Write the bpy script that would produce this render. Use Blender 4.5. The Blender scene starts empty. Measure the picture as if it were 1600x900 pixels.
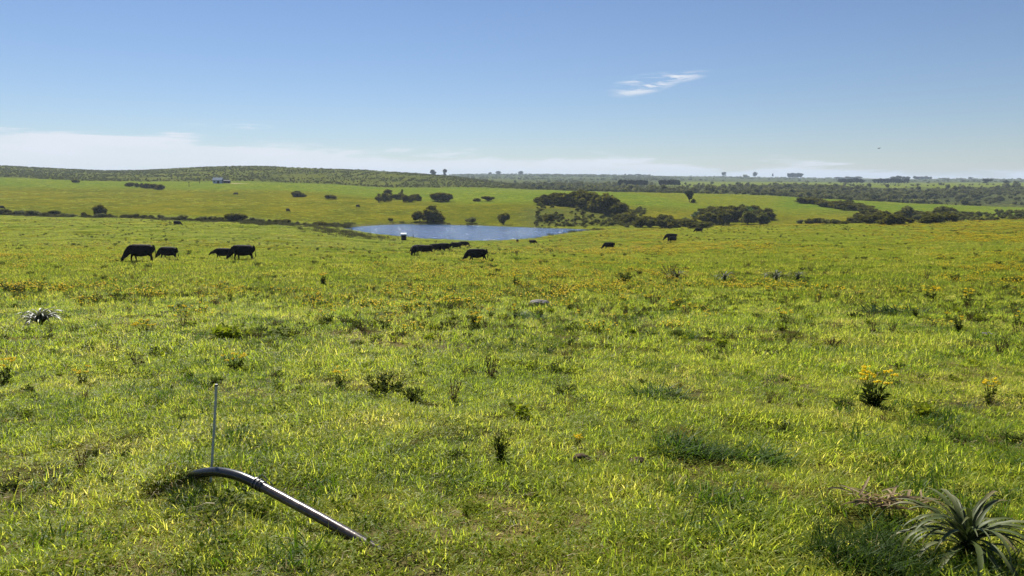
import bpy, bmesh, math, random
import numpy as np
from mathutils import Vector, Matrix

R = math.radians
random.seed(7)
rng = np.random.default_rng(11)
SC = bpy.context.scene
COL = SC.collection

# ------------------------------------------------------------------ camera, sky, sun, exposure
EYE = 1.65
F, PITCH = 1150.0, math.atan(165 / 1150.0)
cam = bpy.data.objects.new('camera', bpy.data.cameras.new('camera'))
COL.objects.link(cam)
cam.location = (0, 0, EYE)
cam.rotation_euler = (R(90) - PITCH, 0, 0)
cam.data.sensor_width = 36
cam.data.lens = 36 * F / 1600
cam.data.clip_start, cam.data.clip_end = 0.05, 20000
SC.camera = cam

SUN_EL, SUN_AZ = R(47), R(-24)           # azimuth from +Y, negative towards -X
SUN_DIR = Vector((math.sin(SUN_AZ) * math.cos(SUN_EL), math.cos(SUN_AZ) * math.cos(SUN_EL), math.sin(SUN_EL)))


def N(nt, kind, **kw):
    n = nt.nodes.new(kind)
    for k, v in kw.items():
        if k in ('inp', 'i'):
            for kk, vv in v.items():
                n.inputs[kk].default_value = vv
        else:
            setattr(n, k, v)
    return n


def math_node(nt, op, a, b=None, c=None, clamp=False):
    n = nt.nodes.new('ShaderNodeMath')
    n.operation = op
    n.use_clamp = clamp
    for i, x in enumerate((a, b, c)):
        if x is None:
            continue
        if isinstance(x, (int, float)):
            n.inputs[i].default_value = x
        else:
            nt.links.new(x, n.inputs[i])
    return n.outputs[0]


def ramp(nt, fac, stops):
    n = nt.nodes.new('ShaderNodeValToRGB')
    el = n.color_ramp.elements
    while len(el) < len(stops):
        el.new(0.5)
    for e, (p, c) in zip(el, stops):
        e.position = p
        e.color = (c if len(c) == 4 else (*c, 1)) if not isinstance(c, (int, float)) else (c, c, c, 1)
    nt.links.new(fac, n.inputs[0])
    return n.outputs[0]


def mixc(nt, fac, a, b, blend='MIX'):
    n = nt.nodes.new('ShaderNodeMix')
    n.data_type = 'RGBA'
    n.blend_type = blend
    for idx, x in ((0, fac), (6, a), (7, b)):
        if isinstance(x, (int, float)):
            n.inputs[idx].default_value = x
        elif isinstance(x, tuple):
            n.inputs[idx].default_value = (*x, 1) if len(x) == 3 else x
        else:
            nt.links.new(x, n.inputs[idx])
    return n.outputs[2]


def sstep(nt, x, lo, hi):
    n = nt.nodes.new('ShaderNodeMapRange')
    n.interpolation_type = 'SMOOTHSTEP'
    for i, v in ((1, lo), (2, hi)):
        if isinstance(v, (int, float)):
            n.inputs[i].default_value = v
        else:
            nt.links.new(v, n.inputs[i])
    nt.links.new(x, n.inputs[0])
    return n.outputs[0]


def build_world():
    w = bpy.data.worlds.new('World')
    SC.world = w
    w.use_nodes = True
    nt = w.node_tree
    nt.nodes.clear()
    sky = N(nt, 'ShaderNodeTexSky', sky_type='NISHITA', sun_disc=False)
    sky.sun_elevation, sky.sun_rotation = SUN_EL, SUN_AZ
    sky.altitude, sky.air_density, sky.dust_density, sky.ozone_density = 60, 1.0, 0.0, 2.0
    tc = N(nt, 'ShaderNodeTexCoord')
    sep = N(nt, 'ShaderNodeSeparateXYZ')
    nt.links.new(tc.outputs['Generated'], sep.inputs[0])
    x, y, z = sep.outputs
    # low bank of fair weather haze cloud along the horizon, taller to the left
    mp = N(nt, 'ShaderNodeMapping')
    mp.inputs['Scale'].default_value = (5, 5, 42)
    nt.links.new(tc.outputs['Generated'], mp.inputs[0])
    n1 = N(nt, 'ShaderNodeTexNoise', i={'Scale': 1.25, 'Detail': 8, 'Roughness': .6, 'Distortion': .3})
    nt.links.new(mp.outputs[0], n1.inputs['Vector'])
    h = N(nt, 'ShaderNodeMapRange', i={1: -.62, 2: .45, 3: .066, 4: .016})
    nt.links.new(x, h.inputs[0])
    top = math_node(nt, 'ADD', h.outputs[0], math_node(nt, 'MULTIPLY', math_node(nt, 'SUBTRACT', n1.outputs[0], .5), .075))
    bank = sstep(nt, math_node(nt, 'SUBTRACT', top, z), -.002, .009)
    bank = math_node(nt, 'MULTIPLY', bank, ramp(nt, n1.outputs[0], [(.3, .62), (.56, 1.0)]))
    # small streaky wisps, few and far between
    mp2 = N(nt, 'ShaderNodeMapping')
    mp2.inputs['Scale'].default_value = (16, 16, 110)
    mp2.inputs['Rotation'].default_value = (0, R(9), 0)
    nt.links.new(tc.outputs['Generated'], mp2.inputs[0])
    n2 = N(nt, 'ShaderNodeTexNoise', i={'Scale': 1.3, 'Detail': 8, 'Roughness': .6, 'Distortion': .5})
    nt.links.new(mp2.outputs[0], n2.inputs['Vector'])

    def wisp(u, v, su, sv, tilt, gain):
        nonlocal bank
        d = Vector(((u - 800) / F, 1.0, (285 - v) / F))
        L = d.length
        # tangent-plane offsets
        ax = math_node(nt, 'SUBTRACT', math_node(nt, 'DIVIDE', x, math_node(nt, 'MAXIMUM', y, .05)), d.x)
        az = math_node(nt, 'SUBTRACT', math_node(nt, 'DIVIDE', z, math_node(nt, 'MAXIMUM', y, .05)), d.z)
        az = math_node(nt, 'SUBTRACT', az, math_node(nt, 'MULTIPLY', ax, tilt))
        q = math_node(nt, 'ADD', math_node(nt, 'POWER', math_node(nt, 'ABSOLUTE', math_node(nt, 'DIVIDE', ax, su / F)), 2.0),
                      math_node(nt, 'POWER', math_node(nt, 'ABSOLUTE', math_node(nt, 'DIVIDE', az, sv / F)), 2.0))
        g = math_node(nt, 'SUBTRACT', 1.0, q, clamp=True)
        g = math_node(nt, 'MULTIPLY', math_node(nt, 'POWER', g, 1.3), sstep(nt, n2.outputs[0], .40, .66))
        g = math_node(nt, 'MULTIPLY', g, sstep(nt, y, .02, .2))
        bank = math_node(nt, 'ADD', bank, math_node(nt, 'MULTIPLY', g, gain), clamp=True)
    wisp(1000, 138, 62, 17, .17, 1.5)
    wisp(1050, 128, 60, 9, .14, .9)
    wisp(395, 200, 46, 5, -.02, .8)
    wisp(318, 199, 26, 5, .0, .7)
    tint = mixc(nt, 1.0, sky.outputs[0], (.87, .94, 1.13), 'MULTIPLY')
    mixed = mixc(nt, bank, tint, (10.4, 11.0, 12.0))
    bg = N(nt, 'ShaderNodeBackground')
    bg.inputs['Strength'].default_value = 0.05
    nt.links.new(mixed, bg.inputs[0])
    out = N(nt, 'ShaderNodeOutputWorld')
    nt.links.new(bg.outputs[0], out.inputs[0])


build_world()
sun = bpy.data.objects.new('sun', bpy.data.lights.new('sun', 'SUN'))
COL.objects.link(sun)
sun.data.energy, sun.data.angle, sun.data.color = 5.0, R(.53), (1, .96, .88)
sun.rotation_euler = SUN_DIR.to_track_quat('Z', 'Y').to_euler()
SC.view_settings.view_transform = 'Standard'
SC.view_settings.look = 'None'
SC.view_settings.gamma = 1
SC.view_settings.use_curve_mapping = False
SC.view_settings.exposure = 0.62
cy = SC.cycles
cy.max_bounces, cy.diffuse_bounces, cy.glossy_bounces, cy.transmission_bounces = 4, 3, 1, 2
cy.volume_bounces, cy.transparent_max_bounces = 0, 6
cy.use_denoising = True

# ------------------------------------------------------------------ noise and terrain height
_perm = np.random.default_rng(5).random((256, 256))


def vnoise(x, y):
    x = np.asarray(x, float); y = np.asarray(y, float)
    xi, yi = np.floor(x).astype(int), np.floor(y).astype(int)
    fx, fy = x - xi, y - yi
    fx, fy = fx * fx * (3 - 2 * fx), fy * fy * (3 - 2 * fy)
    g = lambda a, b: _perm[a & 255, b & 255]
    return (g(xi, yi) * (1 - fx) + g(xi + 1, yi) * fx) * (1 - fy) + (g(xi, yi + 1) * (1 - fx) + g(xi + 1, yi + 1) * fx) * fy


def fbm(x, y, o=4):
    s, a, t = 0, 1, 0
    for k in range(o):
        s = s + a * vnoise(np.asarray(x) * 2 ** k + 17 * k, np.asarray(y) * 2 ** k + 31 * k)
        t += a
        a *= .5
    return s / t


def dirs(u, v):
    cp, sp = math.cos(PITCH), math.sin(PITCH)
    return u - 800, F * cp + (450 - v) * sp, -F * sp + (450 - v) * cp


def zray(v, Y):
    _, dy, dz = dirs(800, v)
    return EYE + Y * dz / dy


NEAR = [(0, None)]
PROF = {   # the lie of the land by bearing: forward distance (m) and how high the ground stands there in the view
    0: [(62, 408), (100, 387), (150, 364), (200, 348), (232, 341), (245, 341), (270, 334), (330, 320), (420, 303), (520, 288), (590, 279), (640, 278), (800, 268), (1080, 257.5), (1400, 264), (3000, 280), (5200, 283)],
    120: [(62, 408), (100, 387.5), (150, 364.5), (200, 349), (232, 341.5), (245, 341.5), (270, 334.5), (330, 320.5), (420, 304), (520, 290), (595, 282), (650, 281), (800, 274), (1060, 266), (1400, 269), (3000, 280), (5200, 283)],
    300: [(62, 408), (100, 389), (150, 367), (200, 352), (232, 344), (246, 344.5), (270, 336.5), (330, 321.5), (420, 305), (520, 292.5), (600, 285), (660, 283.5), (790, 273), (1000, 261), (1350, 267), (3000, 280), (5200, 283)],
    200: [(62, 408), (100, 388), (150, 365), (200, 350), (232, 342), (245, 342), (270, 335), (330, 321), (420, 305), (520, 292), (600, 284), (660, 283), (800, 275.5), (1050, 268), (1400, 272), (3000, 280), (5200, 283)],
    400: [(62, 408), (100, 390), (150, 369), (200, 354), (232, 346), (248, 347), (270, 338), (330, 322), (420, 305), (520, 293), (600, 285.5), (660, 284), (780, 271), (980, 258.5), (1300, 265), (3000, 280), (5200, 283)],
    500: [(62, 408), (100, 393), (150, 376), (200, 362), (232, 354), (255, 350), (275, 345), (330, 324), (420, 306), (520, 295), (600, 288), (660, 287), (780, 274), (960, 263), (1300, 268), (3000, 280), (5200, 283)],
    600: [(66, 408), (90, 398), (150, 382), (190, 374), (212, 371), (240, 366), (280, 349.5), (330, 327), (420, 309), (520, 299), (600, 294.5), (650, 294), (760, 280), (920, 267.5), (1200, 272), (3000, 278), (5200, 283)],
    700: [(70, 408), (90, 399), (150, 385), (190, 377.5), (204, 375.5), (240, 368), (280, 350), (330, 329), (420, 311), (520, 301), (600, 296), (650, 294.5), (760, 284), (900, 274), (1100, 278), (2000, 278), (3000, 273), (5200, 283)],
    800: [(70, 408), (90, 400), (150, 386), (185, 379), (202, 376.5), (240, 368), (276, 353), (310, 337), (350, 319), (420, 309), (520, 300), (600, 297), (650, 295.5), (760, 292), (880, 288), (1100, 290), (2000, 279), (3000, 272), (5200, 283)],
    900: [(70, 407), (90, 400), (150, 384), (190, 372), (225, 362), (240, 361), (262, 357), (300, 341), (345, 321), (420, 310), (520, 300.5), (600, 299), (700, 298), (900, 292), (1300, 287), (2000, 279), (3000, 273), (5200, 283)],
    1000: [(70, 407), (90, 399), (150, 381), (190, 368), (225, 359.5), (245, 360), (270, 358), (300, 349), (350, 327), (420, 312), (510, 300), (600, 301), (800, 295), (1000, 291), (1500, 285), (2000, 280), (3000, 274), (5200, 283)],
    1200: [(70, 404), (90, 395), (150, 372), (190, 360), (225, 352.5), (245, 354.5), (275, 353), (305, 346), (350, 331), (420, 315), (500, 304), (560, 306), (700, 300), (900, 291), (1300, 286), (2000, 283), (3000, 277), (5200, 283)],
    1400: [(70, 402), (90, 392), (150, 368), (190, 355), (225, 348), (245, 352), (275, 352), (305, 346), (350, 335), (420, 323), (480, 316), (540, 319), (700, 304), (900, 293), (1300, 288), (2000, 284), (3000, 279.5), (5200, 283)],
    1600: [(70, 400), (90, 390), (150, 365), (190, 352), (225, 344.5), (250, 346), (300, 342), (350, 335), (420, 329), (480, 325), (540, 324), (700, 306), (900, 293), (1300, 287), (2000, 284), (3000, 279.5), (5200, 283)],
}
US = np.array(sorted(PROF))
LY = np.linspace(math.log(1.0), math.log(6000.0), 520)
_tab = []
for u_ in US:
    ys = [0.0, 5.0, 10.0, 20.0, 40.0]
    zs = [0.0, -.40, -.90, -1.95, -3.95]
    for Y, v in PROF[u_]:
        ys.append(Y); zs.append(zray(v, Y))
    ys.append(6500); zs.append(zray(290, 6500))
    _tab.append(np.interp(np.exp(LY), ys, zs))
_tab = np.array(_tab)
k_ = np.exp(-np.linspace(-2, 2, 9) ** 2); k_ /= k_.sum()
_tab = np.array([np.convolve(np.pad(r, 4, mode='edge'), k_, 'valid') for r in _tab])
UF = np.arange(-100, 1701, 20)
_fine = np.empty((len(UF), len(LY)))
for j in range(len(LY)):
    r = np.interp(UF, US, _tab[:, j])
    k2 = np.exp(-np.linspace(-2, 2, 9) ** 2); k2 /= k2.sum()
    _fine[:, j] = np.convolve(np.pad(r, 4, mode='edge'), k2, 'valid')

ZW = zray(374.5, 205.0)
POND_UV = [(524, 358.5), (560, 353.8), (620, 350.5), (700, 351.3), (800, 354.5), (870, 357), (935, 360), (905, 364), (860, 369.5), (800, 375.5), (745, 376.5), (690, 374), (655, 372.5), (625, 369), (590, 365), (555, 362)]


def at_z(u, v, z):
    dx, dy, dz = dirs(u, v)
    Y = (z - EYE) * dy / dz
    return dx * Y / dy, Y


POND = np.array([at_z(u, v, ZW) for u, v in POND_UV])
_pp = []
for i in range(len(POND)):                       # rounded outline
    a, b = POND[i], POND[(i + 1) % len(POND)]
    for t in np.linspace(0, 1, 12, endpoint=False):
        _pp.append(a * (1 - t) + b * t)
_pp = np.array(_pp)
kk = np.exp(-np.linspace(-1.6, 1.6, 13) ** 2); kk /= kk.sum()
_pp = np.array([np.convolve(np.concatenate([_pp[-6:, c], _pp[:, c], _pp[:6, c]]), kk, 'valid') for c in (0, 1)]).T
_pp += (np.array([vnoise(_pp[:, 0] * .15, _pp[:, 1] * .15), vnoise(_pp[:, 1] * .15 + 9, _pp[:, 0] * .15)]).T - .5) * 3
POND_S = _pp


def pond_sd(x, y):
    """signed distance to the shoreline, positive inside the pond"""
    x = np.asarray(x, float); y = np.asarray(y, float)
    sh = x.shape
    x, y = x.ravel(), y.ravel()
    d = np.full(x.shape, 1e9)
    near = (x > POND_S[:, 0].min() - 40) & (x < POND_S[:, 0].max() + 40) & (y > POND_S[:, 1].min() - 40) & (y < POND_S[:, 1].max() + 40)
    idx = np.where(near)[0]
    ins = np.zeros(x.shape, bool)
    if len(idx):
        px, py = x[idx], y[idx]
        dd = np.full(px.shape, 1e9)
        inn = np.zeros(px.shape, bool)
        P = POND_S
        for i in range(len(P)):
            a, b = P[i], P[(i + 1) % len(P)]
            e = b - a
            t = np.clip(((px - a[0]) * e[0] + (py - a[1]) * e[1]) / (e @ e + 1e-9), 0, 1)
            dd = np.minimum(dd, np.hypot(px - a[0] - t * e[0], py - a[1] - t * e[1]))
            c = ((a[1] > py) != (b[1] > py)) & (px < (b[0] - a[0]) * (py - a[1]) / (b[1] - a[1] + 1e-12) + a[0])
            inn ^= c
        d[idx] = dd
        ins[idx] = inn
    return np.where(ins, d, -d).reshape(sh)


def H(x, y):
    x = np.atleast_1d(np.asarray(x, float)); y = np.atleast_1d(np.asarray(y, float))
    x, y = np.broadcast_arrays(x, y)
    u = 800 + x / np.maximum(y, 30) * 1162
    yy = np.clip(y, 1.0, 6000)
    fi = np.clip((np.clip(u, -100, 1700) + 100) / 20, 0, len(UF) - 1.001)
    fj = np.clip((np.log(yy) - LY[0]) / (LY[1] - LY[0]), 0, len(LY) - 1.001)
    i, j = fi.astype(int), fj.astype(int)
    a, b = fi - i, fj - j
    z = (_fine[i, j] * (1 - a) + _fine[i + 1, j] * a) * (1 - b) + (_fine[i, j + 1] * (1 - a) + _fine[i + 1, j + 1] * a) * b
    z = np.where(y < 1, _fine[len(UF) // 2, 0] * np.clip(y, -6, 1), z)
    d = np.clip(y, 0, 5000)
    z = z + ((fbm(x * .9, y * .9, 3) - .5) * .13 + (vnoise(x * 2.6 + 40, y * 2.6) - .5) * .05) * np.clip(d / 3, .3, 1) * np.clip(1.6 - d / 90, .5, 1) + (fbm(x * .11, y * .11, 3) - .5) * np.clip(d / 60, 0, 1) * .7
    z = z + (fbm(x / 90 + 3, y / 90, 3) - .5) * np.clip((d - 330) / 600, 0, 1) * 2.5
    z = z + .17 * np.exp(-((x + 2.22) / .17) ** 2 - ((y - 4.62) / .2) ** 2)      # the hump the pipe comes out of
    sd = pond_sd(x, y)
    bank = ZW + np.clip(-sd, 0, 40) * .012 + .05
    z = np.where(sd > 0, ZW - np.minimum(.12 + sd * .12, 1.6), np.where(sd > -30, np.maximum(z, bank), z))
    return z


def Hs(x, y):
    return float(H(x, y)[0])


_YS = np.exp(np.linspace(math.log(1.5), math.log(4500), 2600))


def ground_at(u, v):
    """where the line of sight u, v meets the ground"""
    dx, dy, dz = dirs(u, v)
    xs, zs = dx * _YS / dy, EYE + dz * _YS / dy
    hit = np.where(H(xs, _YS) >= zs)[0]
    if len(hit) == 0:
        return dx * 3000 / dy, 3000.0, Hs(dx * 3000 / dy, 3000.)
    Y = _YS[hit[0]]
    x = dx * Y / dy
    return x, Y, Hs(x, Y)


# ------------------------------------------------------------------ helpers for objects
def tag(o, label, cat=None, group=None, kind=None):
    o['label'] = label
    if cat:
        o['category'] = cat
    if group:
        o['group'] = group
    if kind:
        o['kind'] = kind
    return o


def link(name, me, mat=None, parent=None, smooth=False):
    if isinstance(me, bmesh.types.BMesh):
        m = bpy.data.meshes.new(name)
        me.to_mesh(m)
        me.free()
        me = m
    if mat is not None and not me.materials:
        me.materials.append(mat)
    if smooth:
        me.polygons.foreach_set('use_smooth', [True] * len(me.polygons))
    o = bpy.data.objects.new(name, me)
    COL.objects.link(o)
    if parent:
        o.parent = parent
    return o


def empty(name, loc, rz=0, s=1):
    o = bpy.data.objects.new(name, None)
    COL.objects.link(o)
    o.empty_display_size = .2
    o.location = loc
    o.rotation_euler = (0, 0, rz)
    o.scale = (s, s, s) if not isinstance(s, tuple) else s
    return o


def mesh_from(name, V, Fc, mat=None, smooth=False):
    m = bpy.data.meshes.new(name)
    V = np.asarray(V, np.float32).reshape(-1, 3)
    if isinstance(Fc, np.ndarray):
        k = Fc.shape[1]
        m.vertices.add(len(V)); m.vertices.foreach_set('co', V.ravel())
        m.loops.add(Fc.size); m.loops.foreach_set('vertex_index', Fc.astype(np.int32).ravel())
        m.polygons.add(len(Fc)); m.polygons.foreach_set('loop_start', np.arange(0, Fc.size, k, dtype=np.int32))
        m.update(calc_edges=True)
    else:
        m.from_pydata(V.tolist(), [], Fc)
        m.update()
    if mat:
        m.materials.append(mat)
    if smooth:
        m.polygons.foreach_set('use_smooth', [True] * len(m.polygons))
    return m


def add_attr(m, name, arr, typ='FLOAT'):
    a = m.attributes.new(name, typ, 'POINT')
    key = {'FLOAT': 'value', 'INT': 'value', 'FLOAT_VECTOR': 'vector', 'FLOAT_COLOR': 'color'}[typ]
    a.data.foreach_set(key, np.asarray(arr, np.int32 if typ == 'INT' else np.float32).ravel())


def tube(bm, path, radii, n=8, squash=None, caps=True):
    """lofted tube; squash = (lateral, normal) factors per ring or None"""
    rings = []
    P = [Vector(p) for p in path]
    for i, p in enumerate(P):
        t = (P[min(i + 1, len(P) - 1)] - P[max(i - 1, 0)]).normalized()
        ref = Vector((0, 1, 0)) if abs(t.y) < .9 else Vector((1, 0, 0))
        nrm = t.cross(ref).normalized()
        lat = nrm.cross(t).normalized()
        r = radii[i]
        rl, rn = (r, r) if not isinstance(r, tuple) else r
        rings.append([bm.verts.new(p + lat * rl * math.cos(2 * math.pi * k / n) + nrm * rn * math.sin(2 * math.pi * k / n)) for k in range(n)])
    for a, b in zip(rings, rings[1:]):
        for k in range(n):
            bm.faces.new((a[k], a[(k + 1) % n], b[(k + 1) % n], b[k]))
    if caps:
        bm.faces.new(rings[0][::-1])
        bm.faces.new(rings[-1])
    return rings


def new_mat(name):
    m = bpy.data.materials.new(name)
    m.use_nodes = True
    nt = m.node_tree
    nt.nodes.clear()
    return m, nt, N(nt, 'ShaderNodeOutputMaterial')


def principled(nt, col, rough=.6, spec=.3, metal=0.):
    p = N(nt, 'ShaderNodeBsdfPrincipled')
    if isinstance(col, tuple):
        p.inputs['Base Color'].default_value = (*col, 1)
    else:
        nt.links.new(col, p.inputs['Base Color'])
    if isinstance(rough, (int, float)):
        p.inputs['Roughness'].default_value = rough
    else:
        nt.links.new(rough, p.inputs['Roughness'])
    p.inputs['Specular IOR Level'].default_value = spec
    p.inputs['Metallic'].default_value = metal
    return p


def world_noise(nt, scale, detail=3, rough=.5):
    g = N(nt, 'ShaderNodeNewGeometry')
    n = N(nt, 'ShaderNodeTexNoise', i={'Scale': scale, 'Detail': detail, 'Roughness': rough})
    nt.links.new(g.outputs['Position'], n.inputs['Vector'])
    return n.outputs[0]


def leaf_mat(name, stops, trans=.45, rough=.5, spec=.25, patch=None, attr='blade', tcol=1.6):
    """foliage: colour from the leaf's own random number and slow patches over the ground"""
    m, nt, out = new_mat(name)
    a = N(nt, 'ShaderNodeAttribute', attribute_name=attr)
    sep = N(nt, 'ShaderNodeSeparateColor')
    nt.links.new(a.outputs['Color'], sep.inputs[0])
    oi = N(nt, 'ShaderNodeObjectInfo')
    f = math_node(nt, 'ADD', math_node(nt, 'MULTIPLY', sep.outputs[1], .55), math_node(nt, 'MULTIPLY', oi.outputs['Random'], .2))
    if patch:
        sc1, amp = patch
        f = math_node(nt, 'ADD', f, math_node(nt, 'MULTIPLY', math_node(nt, 'SUBTRACT', world_noise(nt, sc1, 4, .6), .5), amp))
    f = math_node(nt, 'ADD', f, .12, clamp=True)
    c = ramp(nt, f, stops)
    p = principled(nt, c, rough, spec)
    t = N(nt, 'ShaderNodeBsdfTranslucent')
    ct = mixc(nt, 1.0, c, (tcol * 1.04, tcol * 1.02, tcol * .78), 'MULTIPLY')
    nt.links.new(ct, t.inputs[0])
    mx = N(nt, 'ShaderNodeMixShader')
    mx.inputs[0].default_value = trans
    nt.links.new(p.outputs[0], mx.inputs[1])
    nt.links.new(t.outputs[0], mx.inputs[2])
    nt.links.new(mx.outputs[0], out.inputs[0])
    return m


def plain_mat(name, c1, c2, scale=6, rough=.7, spec=.3, bump=0., metal=0., obj_coords=True):
    m, nt, out = new_mat(name)
    n = N(nt, 'ShaderNodeTexNoise', i={'Scale': scale, 'Detail': 5, 'Roughness': .6})
    tc = N(nt, 'ShaderNodeTexCoord')
    nt.links.new(tc.outputs['Object'], n.inputs['Vector'])
    c = ramp(nt, n.outputs[0], [(.3, c1), (.7, c2)])
    p = principled(nt, c, rough, spec, metal)
    if bump:
        b = N(nt, 'ShaderNodeBump', i={'Strength': bump, 'Distance': .02})
        nt.links.new(n.outputs[0], b.inputs['Height'])
        nt.links.new(b.outputs[0], p.inputs['Normal'])
    nt.links.new(p.outputs[0], out.inputs[0])
    return m


# ------------------------------------------------------------------ ground sheet
def in_scrub(x, y):
    """0..1 where the land carries scrub instead of pasture"""
    u = 800 + x / np.maximum(y, 30) * 1162
    edge = np.interp(u, [0, 200, 400, 500, 600, 700, 800, 900, 1000, 1100, 1200, 1300, 1400, 1500, 1600], [640, 655, 665, 655, 640, 660, 670, 620, 585, 560, 545, 530, 515, 510, 500])
    edge = edge + (fbm(x / 40, y / 40, 3) - .5) * 50
    return np.clip((y - edge) / 25 + .5, 0, 1)


def dry(x, y):        # worn, drier ground
    return np.clip(np.clip((fbm(x * .35 + 40, y * .35, 4) - .47) * 5, 0, 1) * np.clip((26 - y) / 10, 0, 1) + np.exp(-((x - .2) / 1.5) ** 2 - ((y - 4.4) / 1.2) ** 2) * np.clip((fbm(x * 1.3, y * 1.3, 3) - .3) * 3, 0, 1), 0, 1)


def make_ground():
    ys = np.concatenate([[-60, -30, -15, -8, -4, -2, -1, 0, .5], np.exp(np.linspace(math.log(1.0), math.log(5600), 560))])
    rs = np.linspace(-1.25, 1.25, 340)
    Yg, Rg = np.meshgrid(ys, rs, indexing='ij')
    Xg = Rg * (np.abs(Yg) + 12)
    Zg = H(Xg.ravel(), Yg.ravel()).reshape(Xg.shape)
    nY, nX = Xg.shape
    V = np.stack([Xg, Yg, Zg], -1).reshape(-1, 3)
    i = np.arange((nY - 1) * nX).reshape(nY - 1, nX)[:, :-1].ravel()
    Fc = np.stack([i, i + 1, i + nX + 1, i + nX], 1)
    x, y = V[:, 0], V[:, 1]
    u = 800 + x / np.maximum(y, 30) * 1162
    n1, n2, n3 = fbm(x / 23, y / 23, 4), fbm(x / 7 + 5, y / 7, 3), fbm(x / 60 + 9, y / 110, 3)
    lerp = lambda a, b, t: a + (b - a) * np.clip(t, 0, 1)[:, None]
    A = lambda *c: np.array(c)[None, :]
    near = lerp(A(.040, .046, .008), A(.085, .066, .024), (n2 - .35) * 3)            # thatch and soil under the blades
    past = lerp(A(.100, .140, .010), A(.150, .152, .013), (n1 - .3) * 2.4)
    past = lerp(past, A(.085, .115, .014), (n2 - .55) * 2.2)
    near = lerp(near, A(.17, .135, .062), dry(x, y) * .85)
    c = lerp(near, past, (y - 22) / 60)
    # yellow flowering slope in the right half of the pasture
    yel = np.clip((y - 95) / 60, 0, 1) * np.clip((250 - y) / 20, 0, 1) * np.clip((u - 780) / 200, 0, 1)
    c = lerp(c, A(.215, .175, .012), yel * np.clip((n3 - .30) * 2.2, 0, 1) * .75)
    # far side of the valley: drier olive foot, fresh green top
    far = np.clip((y - 258) / 18, 0, 1)
    foot = lerp(A(.165, .155, .012), A(.112, .120, .010), (n1 - .35) * 2.8)
    topg = lerp(A(.118, .165, .016), A(.150, .180, .018), (n1 - .35) * 2.5)
    b = np.clip((y + (n3 - .5) * 60 - np.interp(u, [0, 400, 600, 800, 1000, 1600], [470, 480, 400, 345, 345, 320])) / 40, 0, 1)
    c = lerp(c, foot * (1 - b[:, None]) + topg * b[:, None], far)
    # hay-coloured wedge right of the field line
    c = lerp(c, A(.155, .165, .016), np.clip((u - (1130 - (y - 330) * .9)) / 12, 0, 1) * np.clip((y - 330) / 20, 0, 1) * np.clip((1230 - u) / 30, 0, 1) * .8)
    # hillock of rough scrub behind the pond
    c = lerp(c, A(.095, .105, .025), np.clip((u - 800) / 30, 0, 1) * np.clip((1000 - u) / 30, 0, 1) * np.clip((y - 262) / 8, 0, 1) * np.clip((345 - y) / 15, 0, 1) * .8)
    s = in_scrub(x, y)
    hill = lerp(A(.115, .125, .022), A(.075, .085, .020), (n1 - .35) * 2.5)
    rightm = np.clip((u - 760) / 120, 0, 1)
    gorse = lerp(A(.085, .095, .030), A(.06, .068, .026), (n1 - .3) * 2.5)
    sc = hill * (1 - rightm[:, None]) + gorse * rightm[:, None]
    c = lerp(c, sc, s)
    # light pasture strip beyond the scrub on the right
    st = np.clip((u - 1010) / 60, 0, 1) * np.clip((y - (860 + (n1 - .5) * 200)) / 60, 0, 1) * np.clip((1750 - y) / 200, 0, 1)
    c = lerp(c, A(.155, .185, .025), st * .85)
    c = lerp(c, A(.080, .095, .035), np.clip((y - 1750) / 300, 0, 1))
    # bare sandy yard beside the shed and the track
    sx, sy, _ = SHED
    yd = np.exp(-(((x - sx - 14) / 9) ** 2 + ((y - sy - 3) / 9) ** 2))
    c = lerp(c, A(.42, .33, .21), np.clip(yd * 2 - .4, 0, 1))
    # muddy rim of the pond
    sd = pond_sd(x, y)
    c = lerp(c, A(.13, .12, .06), np.clip(1 - np.abs(sd + .5) / 3, 0, 1) * .8)
    c = lerp(c, A(.02, .03, .03), np.clip(sd - .5, 0, 1))
    m = mesh_from('pasture_ground', V, Fc, smooth=True)
    add_attr(m, 'tint', np.concatenate([np.clip(c, 0, 1), np.ones((len(c), 1))], 1), 'FLOAT_COLOR')
    mat, nt, out = new_mat('pasture')
    a = N(nt, 'ShaderNodeAttribute', attribute_name='tint')
    fine = world_noise(nt, .9, 7, .72)
    med = world_noise(nt, .22, 5, .6)
    col = mixc(nt, 1.0, a.outputs['Color'], ramp(nt, fine, [(.3, (.40, .45, .5)), (.5, (.95, .97, .9)), (.7, (1.5, 1.38, 1.2))]), 'MULTIPLY')
    col = mixc(nt, 1.0, col, ramp(nt, med, [(.32, (.62, .72, .8)), (.5, (1, 1, 1)), (.68, (1.25, 1.14, 1.0))]), 'MULTIPLY')
    p = principled(nt, col, .95, .0)
    bp = N(nt, 'ShaderNodeBump', i={'Strength': .9, 'Distance': .35})
    nt.links.new(fine, bp.inputs['Height'])
    nt.links.new(bp.outputs[0], p.inputs['Normal'])
    nt.links.new(p.outputs[0], out.inputs[0])
    o = link('ground', m, mat)
    tag(o, 'green rolling pasture falling to the pond and rising to far hills', kind='structure')
    return o


SHED = ground_at(341, 286.5)
make_ground()


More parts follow.
